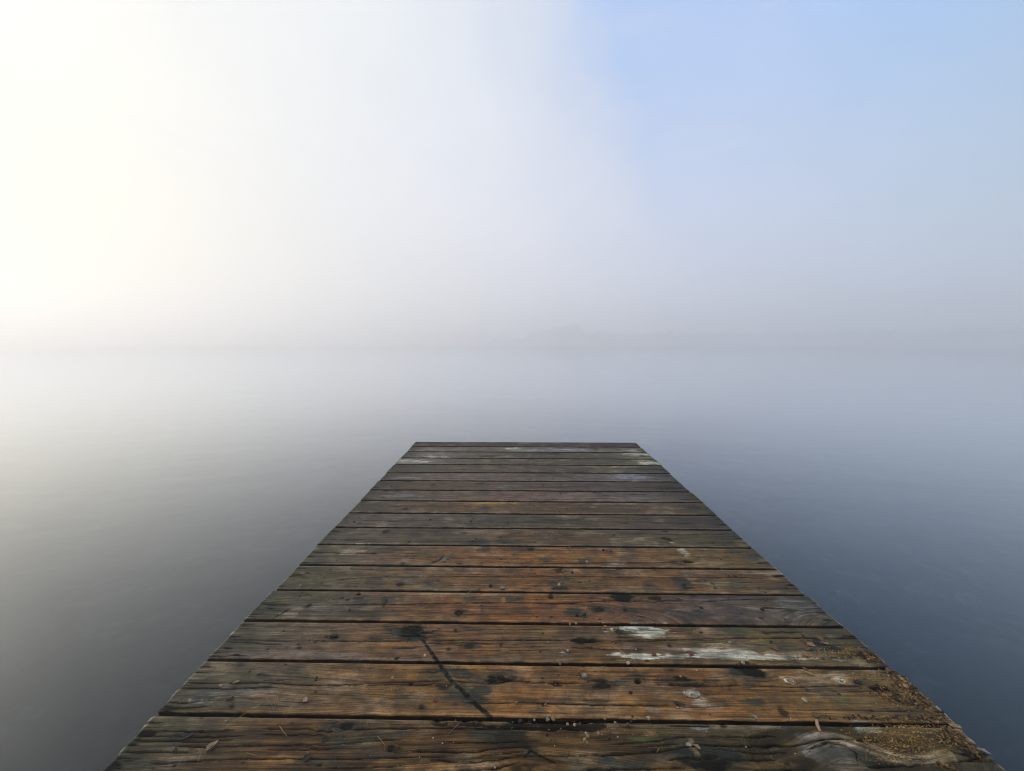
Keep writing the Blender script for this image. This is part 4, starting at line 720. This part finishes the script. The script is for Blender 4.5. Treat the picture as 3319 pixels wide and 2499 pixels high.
# pine needles: points, colour, radius mm
NDL = [([(851, 2279), (721, 2366)], 'straw', 1.0), ([(899, 2247), (887, 2302)], 'orange', 1.1), ([(903, 2248), (888, 2302)], 'straw', .9), ([(863, 2263), (885, 2301)], 'tan', .7), ([(965, 2248), (920, 2322)], 'brown', 1.0), ([(775, 2259), (718, 2263), (612, 2285)], 'straw', .8), ([(906, 2354), (918, 2375), (933, 2389)], 'straw', 1.1), ([(1224, 2388), (1247, 2416)], 'straw', 1.0),
 ([(799, 2441), (829, 2449)], 'straw', .8), ([(668, 2330), (653, 2340)], 'tan', .8), ([(969, 2155), (1003, 2178)], 'brown', 1.0), ([(818, 2139), (879, 2131)], 'dark', .8), ([(1186, 2102), (1158, 2135)], 'orange', .8), ([(1172, 2123), (1209, 2147)], 'tan', .8), ([(1068, 2057), (1021, 2092), (1002, 2133)], 'orange', .8), ([(942, 2091), (980, 2095), (1021, 2114)], 'orange', .8),
 ([(1012, 2057), (1014, 2095)], 'tan', .7), ([(1056, 2092), (1054, 2130)], 'brown', .6), ([(1053, 2104), (1022, 2122)], 'brown', 1.3), ([(1525, 2071), (1486, 2120)], 'reddish', 1.1), ([(1524, 2072), (1491, 2108)], 'reddish', 1.0), ([(1523, 2072), (1460, 2092)], 'brown', .9), ([(1494, 2038), (1439, 2054)], 'brown', 1.0), ([(1336, 2038), (1304, 2060)], 'black', 1.3), ([(1811, 2097), (1801, 2111)], 'straw', .9),
 ([(1491, 2343), (1454, 2379)], 'tan', 1.0), ([(1980, 2092), (2014, 2112), (2047, 2142)], 'straw', 1.2), ([(2199, 2095), (2224, 2124), (2253, 2157)], 'tan', .8), ([(2218, 2066), (2237, 2085)], 'tan', .8), ([(2048, 2335), (2088, 2330)], 'tan', .9), ([(1801, 2335), (1876, 2334)], 'reddish', .9), ([(1878, 2181), (1892, 2206)], 'tan', .9),
 ([(1414, 1947), (1336, 1990)], 'tan', 1.0), ([(1411, 1950), (1370, 1990)], 'brown', 1.0), ([(1096, 1928), (1052, 1947)], 'brown', 1.1), ([(1372, 1856), (1404, 1872)], 'brown', .9), ([(1462, 1896), (1419, 1911)], 'brown', 1.0), ([(1387, 1893), (1413, 1906)], 'brown', .9), ([(1352, 1884), (1348, 1903)], 'brown', .8), ([(1089, 2007), (1067, 2014)], 'brown', 1.0),
 ([(1716, 1842), (1702, 1872)], 'tan', .9), ([(1632, 1833), (1634, 1853)], 'straw', .8), ([(1526, 1918), (1501, 1934)], 'straw', 1.0), ([(1901, 1966), (1895, 1985)], 'straw', .9), ([(2051, 1936), (2083, 1967)], 'brown', .9), ([(1504, 1842), (1480, 1866)], 'brown', 1.1), ([(1883, 1940), (1874, 1956)], 'reddish', 1.0), ([(2345, 1871), (2384, 1886)], 'brown', .9), ([(2455, 1963), (2465, 1971)], 'straw', .9), ([(2528, 1918), (2562, 1935)], 'brown', .9),
 ([(2008, 1672), (2041, 1688)], 'brown', 1.0), ([(2045, 1682), (2038, 1697)], 'tan', .8), ([(1313, 1636), (1275, 1647)], 'brown', .9), ([(1791, 1722), (1781, 1746)], 'tan', .9), ([(1692, 1717), (1672, 1727)], 'brown', .9), ([(1350, 1718), (1346, 1727)], 'brown', .9), ([(1523, 1778), (1528, 1804)], 'tan', .9), ([(1843, 1770), (1857, 1791)], 'straw', 1.0), ([(1580, 1772), (1575, 1800)], 'brown', .6), ([(1325, 1599), (1290, 1607)], 'dark', .8),
 ([(995, 2470), (1022, 2497)], 'reddish', .8), ([(2136, 2428), (2128, 2440)], 'pale', 1.0), ([(2760, 2056), (2800, 2078)], 'brown', 1.0), ([(2780, 2060), (2810, 2085)], 'dark', .9), ([(650, 2445), (640, 2478)], 'tan', .7)]
for k_, (pts, c, rm) in enumerate(NDL):
    o, i, gq = on_deck_tube('pine_needle', pts, rm * .001 * .62 + (.0002 if pts[0][1] < 1950 else 0), cmat(c), .0004, arch=.0015)
    things.append([o, 'pine needle', c, i, gq, sum(p[0] for p in pts) / len(pts)])
# labels that single each one out: where it lies and its rank from the left on that plank
CATS = {'pebble': ('pebble', 'pebbles scattered on the planks'), 'bark crumb': ('bark crumb', 'dark crumbs scattered on the planks'), 'bark chip': ('bark chip', 'bark chips scattered on the planks'), 'pine needle': ('pine needle', 'fallen pine needles on the planks')}
from collections import defaultdict
bk = defaultdict(list)
for t in things: bk[(t[1], t[3], t[4])].append(t)
for (kind, i, gp), lst in bk.items():
    lst.sort(key=lambda t: t[5])
    where = ('in the gap behind the %s plank' if gp else 'on the %s plank from the front') % ('front' if (gp and i == 0) else ORD[i])
    if i == 0 and not gp: where = 'on the front plank'
    for r_, t in enumerate(lst):
        if len(lst) == 1: lab = 'only %s %s, %s' % (kind, where, t[2] + ' coloured')
        elif r_ < 20: lab = '%s %s %s, %s' % (t[2], kind, where, (ORD[r_] + ' from the left' if r_ else 'leftmost of its kind'))
        else: lab = '%s %s %s, far to the right' % (t[2], kind, where)
        tag(t[0], lab, CATS[kind][0], CATS[kind][1])

# ------------------------------------------------------------------ loose litter and sawdust nobody could count
def litter(name, pts, size, cols, label, cat, flat=.45, zj=.002):
    V = []; Fc = []; CC = []; rs_ = np.random.default_rng(len(pts))
    FB = ((0, 3, 2, 1), (4, 5, 6, 7), (0, 1, 5, 4), (1, 2, 6, 5), (2, 3, 7, 6), (3, 0, 4, 7))
    for (x, y, zb) in pts:
        s_ = rs_.uniform(*size); l_ = s_ * rs_.uniform(.8, 2.0); a = rs_.uniform(0, 6.28); tx, ty = rs_.uniform(-.5, .5, 2)
        ca, sa = math.cos(a), math.sin(a); nv = len(V)
        for (u_, v_, w_) in ((-1, -1, 0), (1, -1, 0), (1, 1, 0), (-1, 1, 0), (-1, -1, 1), (1, -1, 1), (1, 1, 1), (-1, 1, 1)):
            a_ = u_ * l_ * .5 * rs_.uniform(.5, 1); b_ = v_ * s_ * .5 * rs_.uniform(.5, 1)
            V.append((x + a_ * ca - b_ * sa, y + a_ * sa + b_ * ca, zb + w_ * s_ * flat + (a_ * tx + b_ * ty) * .8 + s_ * .12))
        Fc += [tuple(nv + q for q in f) for f in FB]
        c_ = np.array(cols[rs_.integers(len(cols))]) * rs_.uniform(.35, .95); CC += [(*c_, 1)] * 8
    o = mesh_obj(name, V, Fc, LITM, colors=CC); o.matrix_world = DOCK
    tag(o, label, cat, kind='stuff'); return o
LITM = simple_mat('loose_litter', (1, 1, 1), 0.85, 0.3, 400, attr=True, spec=.15)
rs = np.random.default_rng(11)
def cloud(n_, blobs):
    out = []; wts = np.array([b[4] for b in blobs], float); wts /= wts.sum()
    while len(out) < n_:
        b = blobs[rs.choice(len(blobs), p=wts)]; a = R(b[5]) if len(b) > 5 else 0
        u_, v_ = rs.normal(0, .55, 2); du, dv = u_ * b[2], v_ * b[3]
        px, py = b[0] + du * math.cos(a) - dv * math.sin(a), b[1] + du * math.sin(a) + dv * math.cos(a)
        if py > 2560 or py < 1440: continue
        x, y = D(px, py); i, gp = plank_of(px, py)
        if not (LX[i] * KX + .004 < x < RX[i] * KX - .003): continue
        out.append((x, y, (-.006 if gp else 0)))
    return out
EDGE = [(2790, 2122, 60, 14, 3), (2840, 2135, 40, 14, 3), (2900, 2190, 60, 20, 2, 42), (2960, 2235, 70, 18, 2.2, 40), (2920, 2270, 60, 18, 3, 12), (3010, 2295, 50, 14, 2, 30), (3000, 2326, 60, 8, 2), (2850, 2328, 160, 5, 3), (3050, 2350, 60, 20, 1.6, 42), (3100, 2395, 60, 18, 2.6, 42), (3150, 2430, 40, 14, 1, 42), (3060, 2480, 60, 16, .8, 10), (2650, 2100, 60, 14, .5), (2880, 2240, 60, 20, 1.0)]
litter('leaf_litter', cloud(680, EDGE), (.0022, .0060), [(.11, .055, .028), (.16, .085, .04), (.07, .04, .02), (.05, .03, .018), (.26, .15, .06), (.025, .02, .014), (.12, .10, .03)], 'loose brown leaf litter gathered along the right edge of the near planks', 'leaf litter')
DUST = [(2930, 2395, 120, 50, 4), (2960, 2350, 100, 20, 2), (2850, 2400, 90, 40, 1.4), (2960, 2220, 80, 50, 2), (2830, 2190, 110, 30, .9), (2960, 2270, 90, 30, 1.4), (2700, 2118, 90, 16, 1.6), (2620, 2128, 60, 10, .5), (3100, 2400, 70, 30, 1), (2900, 2460, 100, 14, .7)]
litter('sawdust', cloud(3000, DUST), (.0009, .0026), [(.34, .21, .07), (.26, .15, .05), (.40, .28, .11), (.18, .10, .035), (.12, .085, .03)], 'fine yellow brown sawdust spread over the right ends of the near planks', 'sawdust')
GRIT = [(1950, 2360, 330, 26, 3), (1900, 2200, 500, 60, 3), (1700, 2060, 700, 60, 1.4), (2200, 2100, 500, 40, 1), (1500, 2420, 900, 60, 1.2), (1700, 1950, 600, 60, .9), (1650, 2334, 330, 4, 1.6), (1700, 1800, 500, 120, .5), (2500, 2440, 500, 60, .6)]
litter('grit', cloud(480, GRIT), (.0008, .0022), [(.40, .36, .28), (.28, .20, .12), (.05, .04, .03), (.05, .04, .03), (.02, .02, .02), (.02, .02, .02)], 'tiny light and dark grit specks sprinkled over the planks', 'grit')

# ================================================================== HAZE
m, k, out = mat('haze')
pv = k.add('ShaderNodeVolumePrincipled'); pv.inputs['Color'].default_value = (.985, .978, 1.0, 1); pv.inputs['Density'].default_value = 0.0155; pv.inputs['Anisotropy'].default_value = 0.5
k.l.new(pv.outputs[0], out.inputs['Volume'])
V = []; Fc = []; box(V, Fc, -700, 700, -700, 700, -9, 14)
hz = mesh_obj('haze', V, Fc, m); tag(hz, 'pale morning fog over the lake', 'fog', kind='stuff')
